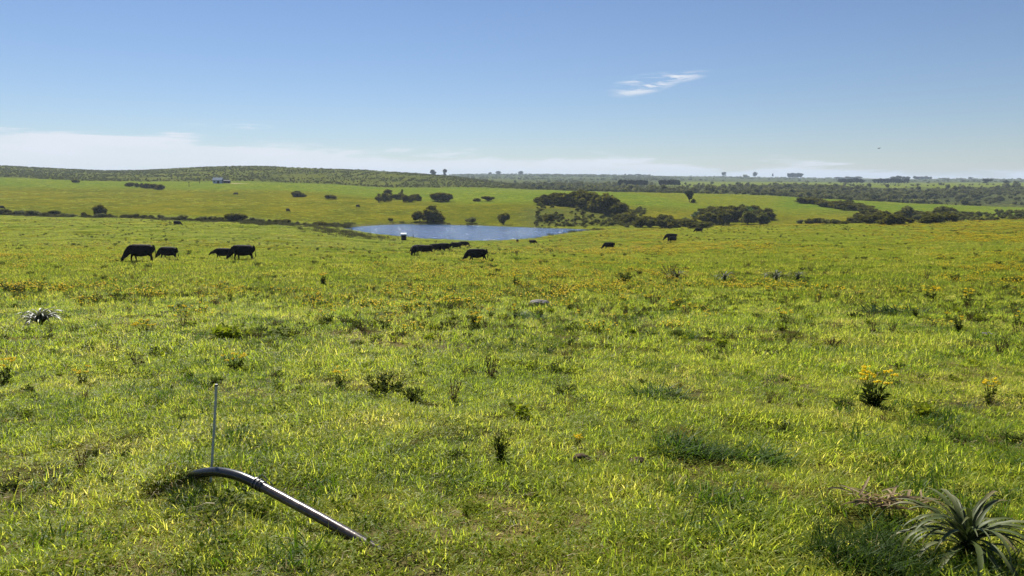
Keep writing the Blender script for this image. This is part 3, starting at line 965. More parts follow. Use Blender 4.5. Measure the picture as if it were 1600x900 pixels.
def grass_layers():
    # near turf
    x, y = sample(40000, 1.2, 11, .95, 2.0)
    hm = hummock(x, y)
    k = rng.random(len(x)) < np.clip((hm - .18) * 3.0, .25, 1)
    x, y, hm = x[k], y[k], hm[k]
    s = rng.uniform(.7, 1.2, len(x)) * (1 - .15 * dry(x, y)) * (.75 + .6 * hm)
    scatter('near_grass', 'short bright green pasture grass in the foreground', *place_scatter(x, y, s, 7, rng.uniform(.7, 1.25, len(x)), .15), fine_src)
    x, y = sample(7000, 1.4, 13, .95, 2.0)
    k = rng.random(len(x)) < np.clip((fbm(x * .8 + 50, y * .8, 3) - .42) * 4, .05, 1) * (1 - .6 * dry(x, y))
    x, y = x[k], y[k]
    scatter('long_grass', 'longer bright blades standing out of the foreground turf', *place_scatter(x, y, rng.uniform(.55, 1.15, len(x)), 4, None, .2), long_src)
    x, y = sample(3000, 1.4, 16, .95, 2.0)
    k = rng.random(len(x)) < np.clip((fbm(x * .6 + 90, y * .6, 3) - .45) * 4, .06, 1)
    x, y = x[k], y[k]
    scatter('clover', 'low clover and broad leaves growing through the turf', *place_scatter(x, y, rng.uniform(.7, 1.4, len(x)), 3, None, .1), clover_src)
    x, y = sample(48000, 9.5, 46, .86, 1.5)
    hm = fbm(x * .9 + 11, y * .9 + 5, 3)
    k = rng.random(len(x)) < np.clip((hm - .2) * 2.4, .15, 1) * np.clip((47 - y) / 24, 0, 1)
    x, y, hm = x[k], y[k], hm[k]
    s = rng.uniform(.7, 1.2, len(x)) * (.7 + .65 * hm)
    scatter('middle_grass', 'bright pasture grass of the middle ground', *place_scatter(x, y, s, 5, rng.uniform(.7, 1.3, len(x)), .12), mid_src)
    x, y = sample(50000, 20, 100, .82, 1.5)
    hm = fbm(x * .35 + 11, y * .35 + 5, 3)
    k = rng.random(len(x)) < np.clip((hm - .2) * 2.6, .2, 1) * np.clip((y - 19) / 22, 0, 1)
    x, y, hm = x[k], y[k], hm[k]
    s = rng.uniform(.7, 1.25, len(x)) * (.7 + .6 * hm)
    scatter('field_grass', 'green grass of the grazed field round the cattle', *place_scatter(x, y, s, 4, rng.uniform(.6, 1.3, len(x)), .08), far_src)
    x, y = sample(46000, 90, 262, .80, 1.5, .6)
    hm = fbm(x * .12 + 11, y * .12 + 5, 3)
    k = (pond_sd(x, y) < -1.5) & (rng.random(len(x)) < np.clip((hm - .2) * 2.6, .2, 1))
    x, y = x[k], y[k]
    s = rng.uniform(.9, 1.9, len(x))
    scatter('far_grass', 'grass of the lower field running down to the pond', *place_scatter(x, y, s, 4, rng.uniform(.4, .9, len(x)), .08), far_src)
    # tussocks that give the far slope its grain
    x, y = sample(9000, 262, 620, .82, 1.5, .8)
    k = (pond_sd(x, y) < -3) & (rng.random(len(x)) < np.clip((fbm(x * .03 + 11, y * .03 + 5, 4) - .36) * 4, .05, 1))
    x, y = x[k], y[k]
    s = rng.uniform(1.2, 2.6, len(x))
    scatter('slope_tussocks', 'tussocky grass on the far slope of the valley', *place_scatter(x, y, s, 4, rng.uniform(.5, 1.0, len(x)), .08), far_src)
    # lush dark tufts
    x, y = sample(34000, 2, 45, .86, 1.5)
    k = rng.random(len(x)) < lush(x, y) * .85 + .04
    x, y = x[k], y[k]
    s = rng.uniform(.6, 1.2, len(x))
    scatter('lush_grass', 'longer dark green grass tufts in the pasture', *place_scatter(x, y, s, 4, None, .15), lush_src)
    # straw
    x, y = sample(19000, 1.5, 24, .9, 1.5)
    k = rng.random(len(x)) < dry(x, y) * .95 + .2
    x, y = x[k], y[k]
    scatter('dry_grass', 'dry straw coloured blades lying in the turf', *place_scatter(x, y, rng.uniform(.6, 1.3, len(x)), 4, None, .3), straw_src)
    # thin brown stalks
    x, y = sample(2600, 3, 45, .86, 1.5)
    k = rng.random(len(x)) < np.clip((fbm(x * .25 + 70, y * .25, 3) - .42) * 4, .04, 1)
    x, y = x[k], y[k]
    scatter('dead_stalks', 'thin brown dead flower stalks among the grass', *place_scatter(x, y, rng.uniform(.5, 1.1, len(x)) * np.clip(y / 9, .75, 1.6), 3, None, .15), stalk_src)


grass_layers()


# ragged reeds and ditch vegetation, hillside scrub
M_REED = leaf_mat('rough_ditch_growth', [(0, (.03, .036, .010)), (.5, (.062, .066, .018)), (1, (.12, .10, .035))], .3, .8, .05, (.12, .8))


def reeds():
    src = [source(blades('reed_tuft', M_REED, 160 + k, 60, .8, .35, 1.25, .07, .6, 2, .6), 'reed_source') for k in range(3)]
    X, Y = [], []
    uu = rng.uniform(-120, 545, 2600)
    vv = np.interp(uu, [-120, 0, 100, 200, 300, 400, 470, 545], [331, 335, 339, 341, 345, 348.5, 352, 355])
    # the ditch itself, once, in ground coordinates
    us = np.linspace(-120, 545, 60)
    g = np.array([ground_at(a, b)[:2] for a, b in zip(us, np.interp(us, [-120, 0, 100, 200, 300, 400, 470, 545], [331, 335, 339, 341, 345, 348.5, 352, 355]))])
    x = np.interp(uu, us, g[:, 0]); y = np.interp(uu, us, g[:, 1]) + rng.normal(0, 1, len(uu)) * np.interp(uu, [0, 350, 430, 545], [2, 2.5, 6, 4])
    k = (pond_sd(x, y) < -.5) & (rng.random(len(x)) < np.clip((fbm(x / 7, y / 7, 3) - .3) * 3.5, .08, 1))
    x, y = x[k], y[k]
    # tongue of rushes reaching from the ditch to the pond corner
    us2 = np.linspace(480, 585, 20)
    g2 = np.array([ground_at(a, b)[:2] for a, b in zip(us2, np.linspace(354, 374, 20))])
    q = rng.uniform(480, 585, 420)
    x2 = np.interp(q, us2, g2[:, 0]) + rng.normal(0, 3, len(q)); y2 = np.interp(q, us2, g2[:, 1]) + rng.normal(0, 7, len(q))
    k = (pond_sd(x2, y2) < -.5) & (rng.random(len(q)) < .55)
    x, y = np.r_[x, x2[k]], np.r_[y, y2[k]]
    # rushes along the shore
    i = rng.integers(0, len(POND_S), 900)
    c = POND_S.mean(0)
    d = (POND_S[i] - c); d /= np.linalg.norm(d, axis=1, keepdims=True)
    p = POND_S[i] + d * rng.uniform(.2, 2.6, (900, 1)) + rng.normal(0, .6, (900, 2))
    dens = fbm(p[:, 0] / 9, p[:, 1] / 9, 3)
    k = (rng.random(900) < np.clip((dens - .45) * 5, .02, 1)) & ((p[:, 1] > 235) | (p[:, 0] > 5))
    x, y = np.r_[x, p[k, 0]], np.r_[y, p[k, 1]]
    scatter('reeds', 'dark rushes and rough growth along the ditch and pond shore', *place_scatter(x, y, rng.uniform(.5, 1.1, len(x)), 3, None, .1), src)


reeds()
scrub_src = [source(CROWNS['grey'][k], 'scrub_source') for k in range(4)]
olive_src = [source(crown_mesh('hill_scrub_crown', M_OLIVE, 90 + k, lobes=6, leaves=200, size=.16), 'hill_scrub_source') for k in range(3)]


def scrubs():
    # left hill: open scrub, in planted rows on its right shoulder
    x, y = sample(46000, 600, 1150, .9, 0)
    u = 800 + x / y * 1162
    k = (in_scrub(x, y) > .5) & (u < 900) & (rng.random(len(x)) < np.clip((fbm(x / 55, y / 55, 3) - .30) * 2.6, .15, 1))
    rows = (u > 545) & (u < 680) & (y > 700) & (rng.random(len(x)) < .6)
    x = np.where(rows, np.round(x / 13) * 13 + rng.normal(0, 1.6, len(x)), x)
    x, y = x[k], y[k]
    s = rng.uniform(.8, 1.9, len(x))
    scatter('hill_scrub', 'low scrub dotted over the rounded hill behind the shed', *place_scatter(x, y, s, 3, rng.uniform(.5, .8, len(x)), .05), olive_src)
    x, y = sample(3600, 600, 1150, .9, 0)
    u = 800 + x / y * 1162
    k = (in_scrub(x, y) > .5) & (u < 900) & (rng.random(len(x)) < np.clip((fbm(x / 70 + 8, y / 70, 3) - .47) * 6, .03, 1))
    x, y = x[k], y[k]
    scatter('dark_hill_scrub', 'darker bushes in patches over the hill behind the shed', *place_scatter(x, y, rng.uniform(1.2, 2.6, len(x)), 4, rng.uniform(.45, .7, len(x)), .05), scrub_src)
    # dense grey scrub on the right
    x, y = sample(26000, 490, 1150, .9, 0)
    u = 800 + x / y * 1162
    k = (in_scrub(x, y) > .6) & (u > 800) & (rng.random(len(x)) < np.clip((fbm(x / 60 + 3, y / 60, 3) - .28) * 4, 0, 1) * np.clip((u - 800) / 220, .2, 1) * np.where((u > 1000) & (y > 850 + 60 * np.sin(u / 60)), .05, 1))
    x, y = x[k], y[k]
    scatter('scrubland', 'dense grey green scrub covering the slope beyond the long thicket', *place_scatter(x, y, rng.uniform(2.2, 4.5, len(x)) * np.where(rng.random(len(x)) < .12, 1.9, 1), 4, rng.uniform(.45, .8, len(x)), .05), scrub_src)
    # distant wooded ridge
    x, y = sample(15000, 1150, 3100, .9, 0)
    u = 800 + x / y * 1162
    k = (u > 640) & (rng.random(len(x)) < np.clip((fbm(x / 200 + 3, y / 260, 3) - .40) * 5, .02, 1) * np.where(u < 1060, .8, np.where(y < 1800, .06, .35)))
    x, y = x[k], y[k]
    scatter('ridge_woodland', 'hazy blue grey woodland on the distant ridge', *place_scatter(x, y, rng.uniform(4, 9, len(x)), 4, rng.uniform(.4, .6, len(x)), .05), scrub_src)
    # rough growth on the hillock behind the pond
    x, y = sample(1700, 262, 352, .30, 0)
    u = 800 + x / y * 1162
    k = (u > 838) & (u < 1010) & (pond_sd(x, y) < -1) & (rng.random(len(x)) < np.clip((fbm(x / 12 + 3, y / 12, 3) - .34) * 4, .05, 1))
    x, y = x[k], y[k]
    scatter('hillock_scrub', 'rough low scrub over the hillock behind the pond', *place_scatter(x, y, rng.uniform(.8, 2.4, len(x)), 3, rng.uniform(.45, .8, len(x)), .05), olive_src)
    # low olive scrub right of the long thicket
    x, y = sample(2600, 250, 420, .9, 0)
    u = 800 + x / y * 1162
    k = (u > 1475) & (y > np.interp(u, [1475, 1600], [262, 258])) & (y < np.interp(u, [1475, 1600, 1800], [300, 400, 410]))
    x, y = x[k], y[k]
    scatter('olive_scrub', 'low olive scrub beside the long thicket', *place_scatter(x, y, rng.uniform(1.5, 3.2, len(x)), 3, rng.uniform(.45, .75, len(x)), .05), olive_src)


scrubs()

# ------------------------------------------------------------------ wildflowers and weeds
def flat_mat(name, c1, c2, trans=.3):
    return leaf_mat(name, [(0, c1), (1, c2)], trans, .5, .2)


M_YELLOW = flat_mat('yellow_petals', (.70, .56, .008), (.84, .70, .02), .45)
M_PURPLE = flat_mat('lilac_petals', (.30, .24, .42), (.42, .36, .55), .3)
M_STEM = flat_mat('green_stems', (.05, .075, .012), (.10, .12, .025), .3)


def flower_head_mesh(name, mat, seed, r0=.03, n=9):
    """flat-topped cluster of small daisies, each a raised disc with petals"""
    r = random.Random(seed)
    V, Fc = [], []
    for k in range(n):
        a, q = r.uniform(0, 6.28), r0 * math.sqrt(r.random())
        c = Vector((q * math.cos(a), q * math.sin(a), r.uniform(-.006, .006)))
        rad = r.uniform(.007, .011)
        i0 = len(V)
        V.append(c + Vector((0, 0, .004)))
        for j in range(8):
            t = 2 * math.pi * j / 8
            rr = rad * (1.25 if j % 2 else .72)
            V.append(c + Vector((rr * math.cos(t), rr * math.sin(t), r.uniform(-.003, .002))))
        V.append(c - Vector((0, 0, .012)))
        for j in range(8):
            Fc.append((i0, i0 + 1 + j, i0 + 1 + (j + 1) % 8))
            Fc.append((i0 + 9, i0 + 1 + (j + 1) % 8, i0 + 1 + j))
    m = mesh_from(name, V, Fc, mat)
    g = np.random.default_rng(seed).random(len(V))
    add_attr(m, 'blade', np.stack([g, g, g, np.ones_like(g)], 1), 'FLOAT_COLOR')
    return m


def weed_mesh(name, mat, seed, n=70, rad=.09, h=.22, leaf=.035, stems=7, leafy=.92):
    """branched leafy weed; returns mesh and the tips of its stems"""
    r = np.random.default_rng(seed)
    V, Fc, G, tips = [], [], [], []

    def quad(c, d, up, l, w, g):
        i = len(V)
        s = np.cross(d, up); s /= np.linalg.norm(s) + 1e-9
        V.extend([c, c + d * l * .5 + s * w, c + d * l, c + d * l * .5 - s * w]); G.extend([g] * 4)
        Fc.append((i, i + 1, i + 2, i + 3))
    for k in range(stems):
        a = 2 * math.pi * k / stems + r.uniform(-.4, .4)
        sp = rad * r.uniform(.3, 1.1)
        top = np.array([sp * math.cos(a), sp * math.sin(a), h * r.uniform(.75, 1.08)])
        base = top * np.array([.2, .2, 0])
        mid = (base + top) / 2 * np.array([.8, .8, 1.05])
        tips.append(top)
        pts = [base, mid, top]
        for p, q in zip(pts, pts[1:]):
            for ax in (np.array([1., 0, 0]), np.array([0, 1., 0])):
                i = len(V)
                w = ax * .0035
                V.extend([p - w, p + w, q + w * .7, q - w * .7]); G.extend([.4] * 4)
                Fc.append((i, i + 1, i + 2, i + 3))
        for j in range(n // stems):
            t = r.random() ** 1.3 * leafy
            c = base * (1 - t) + top * t
            d = r.normal(size=3); d[2] = abs(d[2]) * .5 + .1; d /= np.linalg.norm(d)
            quad(c, d, np.array([0, 0, 1.]) + r.normal(size=3) * .4, leaf * r.uniform(.6, 1.4) * (1.3 - .6 * t), leaf * .22, r.random())
    m = mesh_from(name, V, Fc, mat)
    G = np.array(G)
    add_attr(m, 'blade', np.stack([G, G, G, np.ones_like(G)], 1), 'FLOAT_COLOR')
    return m, tips


HEADS = [flower_head_mesh('flower_head', M_YELLOW, k, .026, 9) for k in range(3)]
LILAC = [flower_head_mesh('lilac_head', M_PURPLE, 9, .02, 5)]
RAG = [weed_mesh('ragwort_foliage', M_WEED, 200 + k, [210, 130, 260, 90, 170, 120, 230][k], [.15, .11, .20, .13, .17, .22, .12][k], [.34, .38, .27, .32, .36, .25, .33][k], .06, [9, 7, 12, 6, 8, 10, 9][k], [.6, .75, .55, .9, .65, .5, .7][k]) for k in range(7)]
WEEDS = [weed_mesh('weed_foliage', M_WEED, 210 + k, 230, .17, .16, .055, 15)[0] for k in range(6)]
BROWN = [weed_mesh('dead_weed_foliage', M_DEAD, 220 + k, 90, .14, .26, .04, 12)[0] for k in range(3)]
LEAFY = [weed_mesh('leafy_weed_foliage', M_CLOVER, 230 + k, 150, .18, .15, .085, 10)[0] for k in range(3)]


def ragwort(x, y, s, label, group, k, heads=None, headmesh=None, hs=1.0):
    me, tips = RAG[k % 7]
    root = tag(empty('ragwort' if headmesh is None else 'lilac_wildflower', (x, y, Hs(x, y) - .01), random.uniform(0, 6.28), s), label, 'wildflower', group)
    link('foliage', me, None, root)
    for j, t in enumerate(tips[:heads]):
        o = link('flower_head', (headmesh or HEADS)[j % len(headmesh or HEADS)], None, root)
        o.location = t + np.array([0, 0, .005])
        o.scale = (hs,) * 3
        o.rotation_euler = (random.uniform(-.3, .3), random.uniform(-.3, .3), random.uniform(0, 6))
    return root


def weed(x, y, s, label, group, me, name='weed', cat='weed', rs=(1, 1, 1)):
    root = link(name, me)
    root.location = (x, y, Hs(x, y) - random.uniform(.01, .04))
    root.rotation_euler = (random.uniform(-.12, .12), random.uniform(-.12, .12), random.uniform(0, 6.28))
    root.scale = (s * rs[0], s * rs[1], s * rs[2])
    return tag(root, label, cat, group)


def px_size(y, px):
    return px * y / F


def G2(u, v):
    x, y, z = ground_at(u, v)
    return x, y


# the flowering plants that stand out
for k, (u, v, hp, lab) in enumerate([
    (1362, 636, 66, 'tall yellow flowering ragwort over a dark clump of leaves'),
    (1546, 634, 40, 'ragwort with a single yellow head and broad dark foot near the tall one'),
    (370, 580, 36, 'compact ragwort with pale yellow crown standing beyond the thin stake'),
    (128, 602, 34, 'dark bushy ragwort with a few yellow heads below the strap leaved rosette'),
    (8, 604, 46, 'orange yellow ragwort with dark foliage beside the worn turf'),
    (228, 524, 34, 'brownish ragwort next to the silvery rosette'),
    (505, 446, 20, 'dark footed ragwort in the yellow band below the cattle'),
    (806, 446, 20, 'dark footed ragwort under the lone big grazing cow'),
    (1510, 482, 28, 'ragwort with golden top beyond the long dark grass'),
    (1455, 470, 28, 'loose ragwort next to the golden topped one'),
    (1226, 508, 30, 'low ragwort with a spray of yellow heads near the dark grass'),
    (530, 606, 30, 'ragwort with tiny heads beside the dark weed patch'),
]):
    x, y = G2(u, v)
    s = px_size(y, hp) / .36
    ragwort(x, y, s, lab, None, k, 9, None, 1.25)
x, y = G2(903, 700)
ragwort(x, y, .28, 'little yellow flower cluster above the bare brown soil', None, 1, 4, None, 2.6)
x, y = G2(1538, 530)
ragwort(x, y, .5, 'low lilac wildflower, the only one in the grass', None, 2, 7, LILAC, 1.8)
MARKS = [(G2(u, v), t) for u, v, t in [
    (350, 760, 'the black pipe'), (1450, 850, 'the big arching plant'), (64, 509, 'the silvery rosette'), (843, 476, 'the flat grey stone'), (1362, 636, 'the tall ragwort'),
    (908, 722, 'the bare soil heap'), (1210, 440, 'the grey strap leaved pair'), (1400, 492, 'the long dark grass'), (355, 530, 'the blue green weed patch'), (620, 620, 'the dark weed pair'),
    (765, 592, 'the brown feathery weed'), (222, 408, 'the big grazing cow'), (365, 405, 'the cow with low held head'), (746, 408, 'the large lone cow'), (690, 395, 'the bunch of cows'),
    (952, 389, 'the cow on the yellow slope'), (1060, 430, 'the strap leaved plant with brown weed'), (1510, 482, 'the golden topped ragwort'), (505, 446, 'the ragwort in the yellow band'), (10, 604, 'the orange yellow ragwort'),
    (1140, 715, 'the broad grass tuft')]]


def near_what(x, y):
    return min(MARKS, key=lambda m: (m[0][0] - x) ** 2 + (m[0][1] - y) ** 2)[1]


# the remaining ragworts that can be told apart
xs, ys = sample(900, 8, 42, .74, 0, .55)
n = 0
for x, y in zip(xs, ys):
    if n >= 150:
        break
    if random.random() < float(np.clip((fbm(x * .16 + 2, y * .16 + 20, 3) - .40) * 5, .03, 1)) * np.clip((y - 6) / 18, .25, 1):
        n += 1
        sc = random.uniform(.55, 1.15)
        lab = f"{'larger' if sc > .95 else 'smaller' if sc < .75 else 'middling'} yellow flowering ragwort in the grass near {near_what(x, y)}"
        ragwort(x, y, sc, lab, 'scattered ' + lab, n, random.choice([2, 3, 5, 6, 8]), None, random.uniform(.8, 1.5))


def flower_band():
    """the mass of yellow flowers too many and too small to count"""
    srcs = []
    for k in range(4):
        bm = bmesh.new()
        r = np.random.default_rng(300 + k)
        V, Fc, Gc, mi = [], [], [], []
        for j in range(26):
            p = np.array([r.normal(0, .32), r.normal(0, .32), r.uniform(.14, .36)])
            rr = r.uniform(.020, .042)
            i = len(V)
            V.append(p + [0, 0, .014])
            for q in range(6):
                t = q * math.pi / 3 + r.uniform(-.2, .2)
                V.append(p + [rr * math.cos(t) * r.uniform(.7, 1.2), rr * math.sin(t) * r.uniform(.7, 1.2), r.uniform(-.012, .006)])
            V.append(p - [0, 0, .03])
            for q in range(6):
                Fc.append((i, i + 1 + q, i + 1 + (q + 1) % 6)); mi.append(0)
                Fc.append((i + 7, i + 1 + (q + 1) % 6, i + 1 + q)); mi.append(0)
            Gc += [r.random()] * 8
            for ax in ([.006, 0, 0], [0, .006, 0]):
                ax = np.array(ax); i = len(V)
                b = p * np.array([.8, .8, 0])
                V.extend([b - ax, b + ax, p + ax, p - ax]); Gc += [.5] * 4
                Fc.append((i, i + 1, i + 2, i + 3)); mi.append(1)
        for j in range(34):
            c = np.array([r.normal(0, .3), r.normal(0, .3), r.uniform(.0, .2)])
            d = r.normal(size=3); d[2] = abs(d[2]); d /= np.linalg.norm(d)
            s = np.cross(d, r.normal(size=3)); s /= np.linalg.norm(s)
            i = len(V)
            V.extend([c, c + d * .05 + s * .014, c + d * .1, c + d * .05 - s * .014]); Gc += [r.random()] * 4
            Fc.append((i, i + 1, i + 2, i + 3)); mi.append(2)
        m = mesh_from('flower_patch', V, Fc)
        for mm in (M_YELLOW, M_STEM, M_WEED):
            m.materials.append(mm)
        m.polygons.foreach_set('material_index', mi)
        Gc = np.array(Gc)
        add_attr(m, 'blade', np.stack([Gc, Gc, Gc, np.ones_like(Gc)], 1), 'FLOAT_COLOR')
        srcs.append(source(m, 'flower_patch_source'))
    x, y = sample(9000, 14, 120, .82, 1.5, .7)
    dens = np.clip((fbm(x * .10 + 4, y * .07 + 9, 4) - .44) * 6, 0, 1)
    band = np.interp(y, [12, 24, 34, 62, 80, 120], [.04, .15, .50, .60, .30, .2])
    k = rng.random(len(x)) < dens * band
    x, y = x[k], y[k]
    scatter('yellow_wildflowers', 'mass of small yellow wildflowers across the middle of the pasture', *place_scatter(x, y, rng.uniform(.45, 1.05, len(x)), 4, None, .05), srcs)
    x, y = sample(16000, 90, 245, .80, 1.5, .9)
    u = 800 + x / y * 1162
    dens = np.clip((fbm(x / 26 + 4, y / 40 + 9, 4) - .40) * 4, 0, 1) * np.clip((u - 700) / 300, .06, 1)
    k = (rng.random(len(x)) < dens * .8) & (pond_sd(x, y) < -3)
    x, y = x[k], y[k]
    scatter('far_wildflowers', 'yellow flowering growth over the field that slopes beside the pond', *place_scatter(x, y, rng.uniform(.8, 1.6, len(x)), 4, rng.uniform(.5, .9, len(x)), .05), srcs)


flower_band()
# dark weeds one can pick out
for u, v, wpx, hp, kind, lab in [
    (975, 442, 34, 22, 0, 'fresh green broad leaved weed above its own dark shade'),
    (600, 612, 70, 36, 0, 'dark spreading weed in the middle of the pasture'),
    (645, 628, 50, 34, 0, 'dark weed adjoining the spreading one in mid pasture'),
    (708, 628, 40, 44, 1, 'brown withered weed next to the dark weed pair'),
    (765, 592, 44, 44, 1, 'brown feathery dead weed in mid pasture'),
    (1020, 478, 30, 26, 1, 'brown dead weed short of the grey strap leaved plants'),
    (1048, 436, 44, 26, 1, 'brownish flowering weed beside the grey strap leaved plants'),
    (782, 722, 34, 66, 0, 'thin upright dark weed on the worn turf'),
    (712, 716, 44, 26, 0, 'squat dark weed next to the thin upright one'),
    (1335, 500, 34, 18, 0, 'small dark weed at the end of the long dark grass'),
    (868, 585, 30, 22, 0, 'small dark weed next to the brown feathery one'),
    (880, 612, 46, 20, 0, 'flat dark weed in the lush grass of mid pasture'),
    (1225, 672, 34, 22, 0, 'dark low weed on open turf between two grass tufts'),
    (1300, 545, 40, 24, 1, 'brownish sparse weed above the tall ragwort'),
    (1575, 545, 22, 20, 0, 'dark round weed by the lilac flower'),
    (20, 458, 40, 20, 0, 'dark weed above the silvery rosette at the field edge'),
    (355, 530, 80, 34, 2, 'blue green broad leaved weed patch beyond the thin stake'),
    (430, 526, 80, 16, 2, 'low broad leaved weed trailing from the blue green patch'),
    (95, 560, 90, 14, 2, 'low mat of broad leaves behind the dark bushy ragwort'),
    (1495, 692, 36, 20, 0, 'small dark weed on bare turf beyond the big plant'),
    (945, 720, 60, 18, 1, 'brown withered tangle beside the bare soil'),
    (10, 766, 50, 34, 0, 'dark weed on worn turf beside the pipe tuft'),
]:
    x, y = G2(u, v)
    lib = [WEEDS, BROWN, LEAFY][kind]
    base_w, base_h = [(.34, .19), (.32, .28), (.44, .19)][kind]
    sw, sh = px_size(y, wpx) / base_w, px_size(y, hp) / base_h * .95
    weed(x, y, 1, lab, None, random.choice(lib), 'weed', 'weed', (sw, sw, sh))
xs, ys = sample(420, 5, 55, .74, 0, .75)
for k, (x, y) in enumerate(zip(xs, ys)):
    if k >= 330:
        break
    kind = random.choice([0, 0, 1, 1, 2])
    q = random.uniform(.35, .95)
    lab = f"{'larger' if q > .75 else 'tiny' if q < .55 else 'small'} {['dark leafy', 'brown withered', 'broad leaved green'][kind]} weed in the grass near {near_what(x, y)}"
    w1 = random.uniform(.8, 1.35)
    weed(x, y, q * (1 + .012 * y), lab, 'scattered ' + lab, random.choice([WEEDS, BROWN, LEAFY][kind]), 'weed', 'weed', (w1, w1 * random.uniform(.7, 1.2), random.uniform(.7, 1.2)))


def far_weeds():
    src = [source(w, 'low_weed_source') for w in WEEDS + BROWN + LEAFY]
    x, y = sample(8500, 4, 40, .86, 1.5)
    k = rng.random(len(x)) < np.clip((fbm(x * .3 + 29, y * .3, 3) - .38) * 4, .06, 1)
    x, y = x[k], y[k]
    scatter('low_weeds', 'small dark and brown herbs growing all through the pasture turf', *place_scatter(x, y, rng.uniform(.25, .8, len(x)) * np.clip(y / 12, .7, 1.4), len(src), rng.uniform(.6, 1.1, len(x)), .15, .01), src)
    src = [source(w, 'weed_source') for w in WEEDS + BROWN]
    x, y = sample(3800, 30, 225, .80, 1.5, .75)
    k = (pond_sd(x, y) < -2) & (rng.random(len(x)) < np.clip((fbm(x * .05 + 9, y * .05, 3) - .36) * 4, .12, 1))
    x, y = x[k], y[k]
    scatter('field_weeds', 'dark specks of weeds over the grazed field', *place_scatter(x, y, rng.uniform(.9, 2.2, len(x)), 7, rng.uniform(.7, 1.2, len(x)), .05), src)


far_weeds()


M_SHADE = leaf_mat('dark_shaded_long_grass', [(0, (.016, .038, .003)), (.5, (.036, .070, .005)), (1, (.075, .11, .008))], .4, .55, .15)  # dark green grass, with the clumps' shade side put into the leaf colour


def tuft(u, v, wpx, hp, label, seed, lib, n=60):
    x, y = G2(u, v)
    w, h = px_size(y, wpx), px_size(y, hp)
    m = blades('tall_grass_tuft', lib, seed, n, .5, .5, 1.1, .03, .9, 4)
    o = link('grass_tuft', m)
    o.location = (x, y, Hs(x, y) - .01)
    o.scale = (w * .8, w * .8, h)
    tag(o, label, 'grass tuft')


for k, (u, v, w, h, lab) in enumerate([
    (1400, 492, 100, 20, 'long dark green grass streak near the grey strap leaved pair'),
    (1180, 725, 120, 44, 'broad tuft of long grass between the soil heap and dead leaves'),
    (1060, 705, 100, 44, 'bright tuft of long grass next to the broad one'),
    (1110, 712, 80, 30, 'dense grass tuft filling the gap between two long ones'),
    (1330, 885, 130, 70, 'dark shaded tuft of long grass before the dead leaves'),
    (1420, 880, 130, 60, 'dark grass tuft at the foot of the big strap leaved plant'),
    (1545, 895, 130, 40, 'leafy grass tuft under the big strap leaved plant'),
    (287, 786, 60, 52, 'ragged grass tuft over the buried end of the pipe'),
    (335, 806, 90, 36, 'dark grass tuft coloured to deepen the shade of the curved pipe'),  # long grass whose dark colour also strengthens the pipe's shadow
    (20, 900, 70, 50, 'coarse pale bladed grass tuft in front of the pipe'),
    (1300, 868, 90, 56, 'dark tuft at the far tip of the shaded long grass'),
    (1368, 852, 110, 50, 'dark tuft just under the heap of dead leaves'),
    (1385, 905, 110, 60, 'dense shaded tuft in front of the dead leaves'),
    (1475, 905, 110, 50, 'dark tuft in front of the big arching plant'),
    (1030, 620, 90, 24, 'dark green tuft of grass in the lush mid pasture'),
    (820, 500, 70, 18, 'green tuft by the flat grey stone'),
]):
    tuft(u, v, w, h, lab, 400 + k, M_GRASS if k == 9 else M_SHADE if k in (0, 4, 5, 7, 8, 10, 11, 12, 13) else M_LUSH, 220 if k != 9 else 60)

# ------------------------------------------------------------------ strap leaved rosettes
M_STRAP = None


def strap_mat():
    m, nt, out = new_mat('grey_green_strap_leaf')
    a = N(nt, 'ShaderNodeAttribute', attribute_name='blade')
    sep = N(nt, 'ShaderNodeSeparateColor')
    nt.links.new(a.outputs['Color'], sep.inputs[0])
    oi = N(nt, 'ShaderNodeObjectInfo')
    c = ramp(nt, math_node(nt, 'ADD', math_node(nt, 'MULTIPLY', sep.outputs[0], .5), math_node(nt, 'MULTIPLY', oi.outputs['Random'], .5)),
             [(0, (.045, .070, .016)), (.5, (.085, .105, .030)), (.8, (.14, .14, .055)), (1, (.30, .22, .11))])
    p = principled(nt, c, .5, .25)
    t = N(nt, 'ShaderNodeBsdfTranslucent')
    nt.links.new(c, t.inputs[0])
    mx = N(nt, 'ShaderNodeMixShader')
    mx.inputs[0].default_value = .18
    nt.links.new(p.outputs[0], mx.inputs[1]); nt.links.new(t.outputs[0], mx.inputs[2])
    nt.links.new(mx.outputs[0], out.inputs[0])
    return m


M_STRAP = strap_mat()


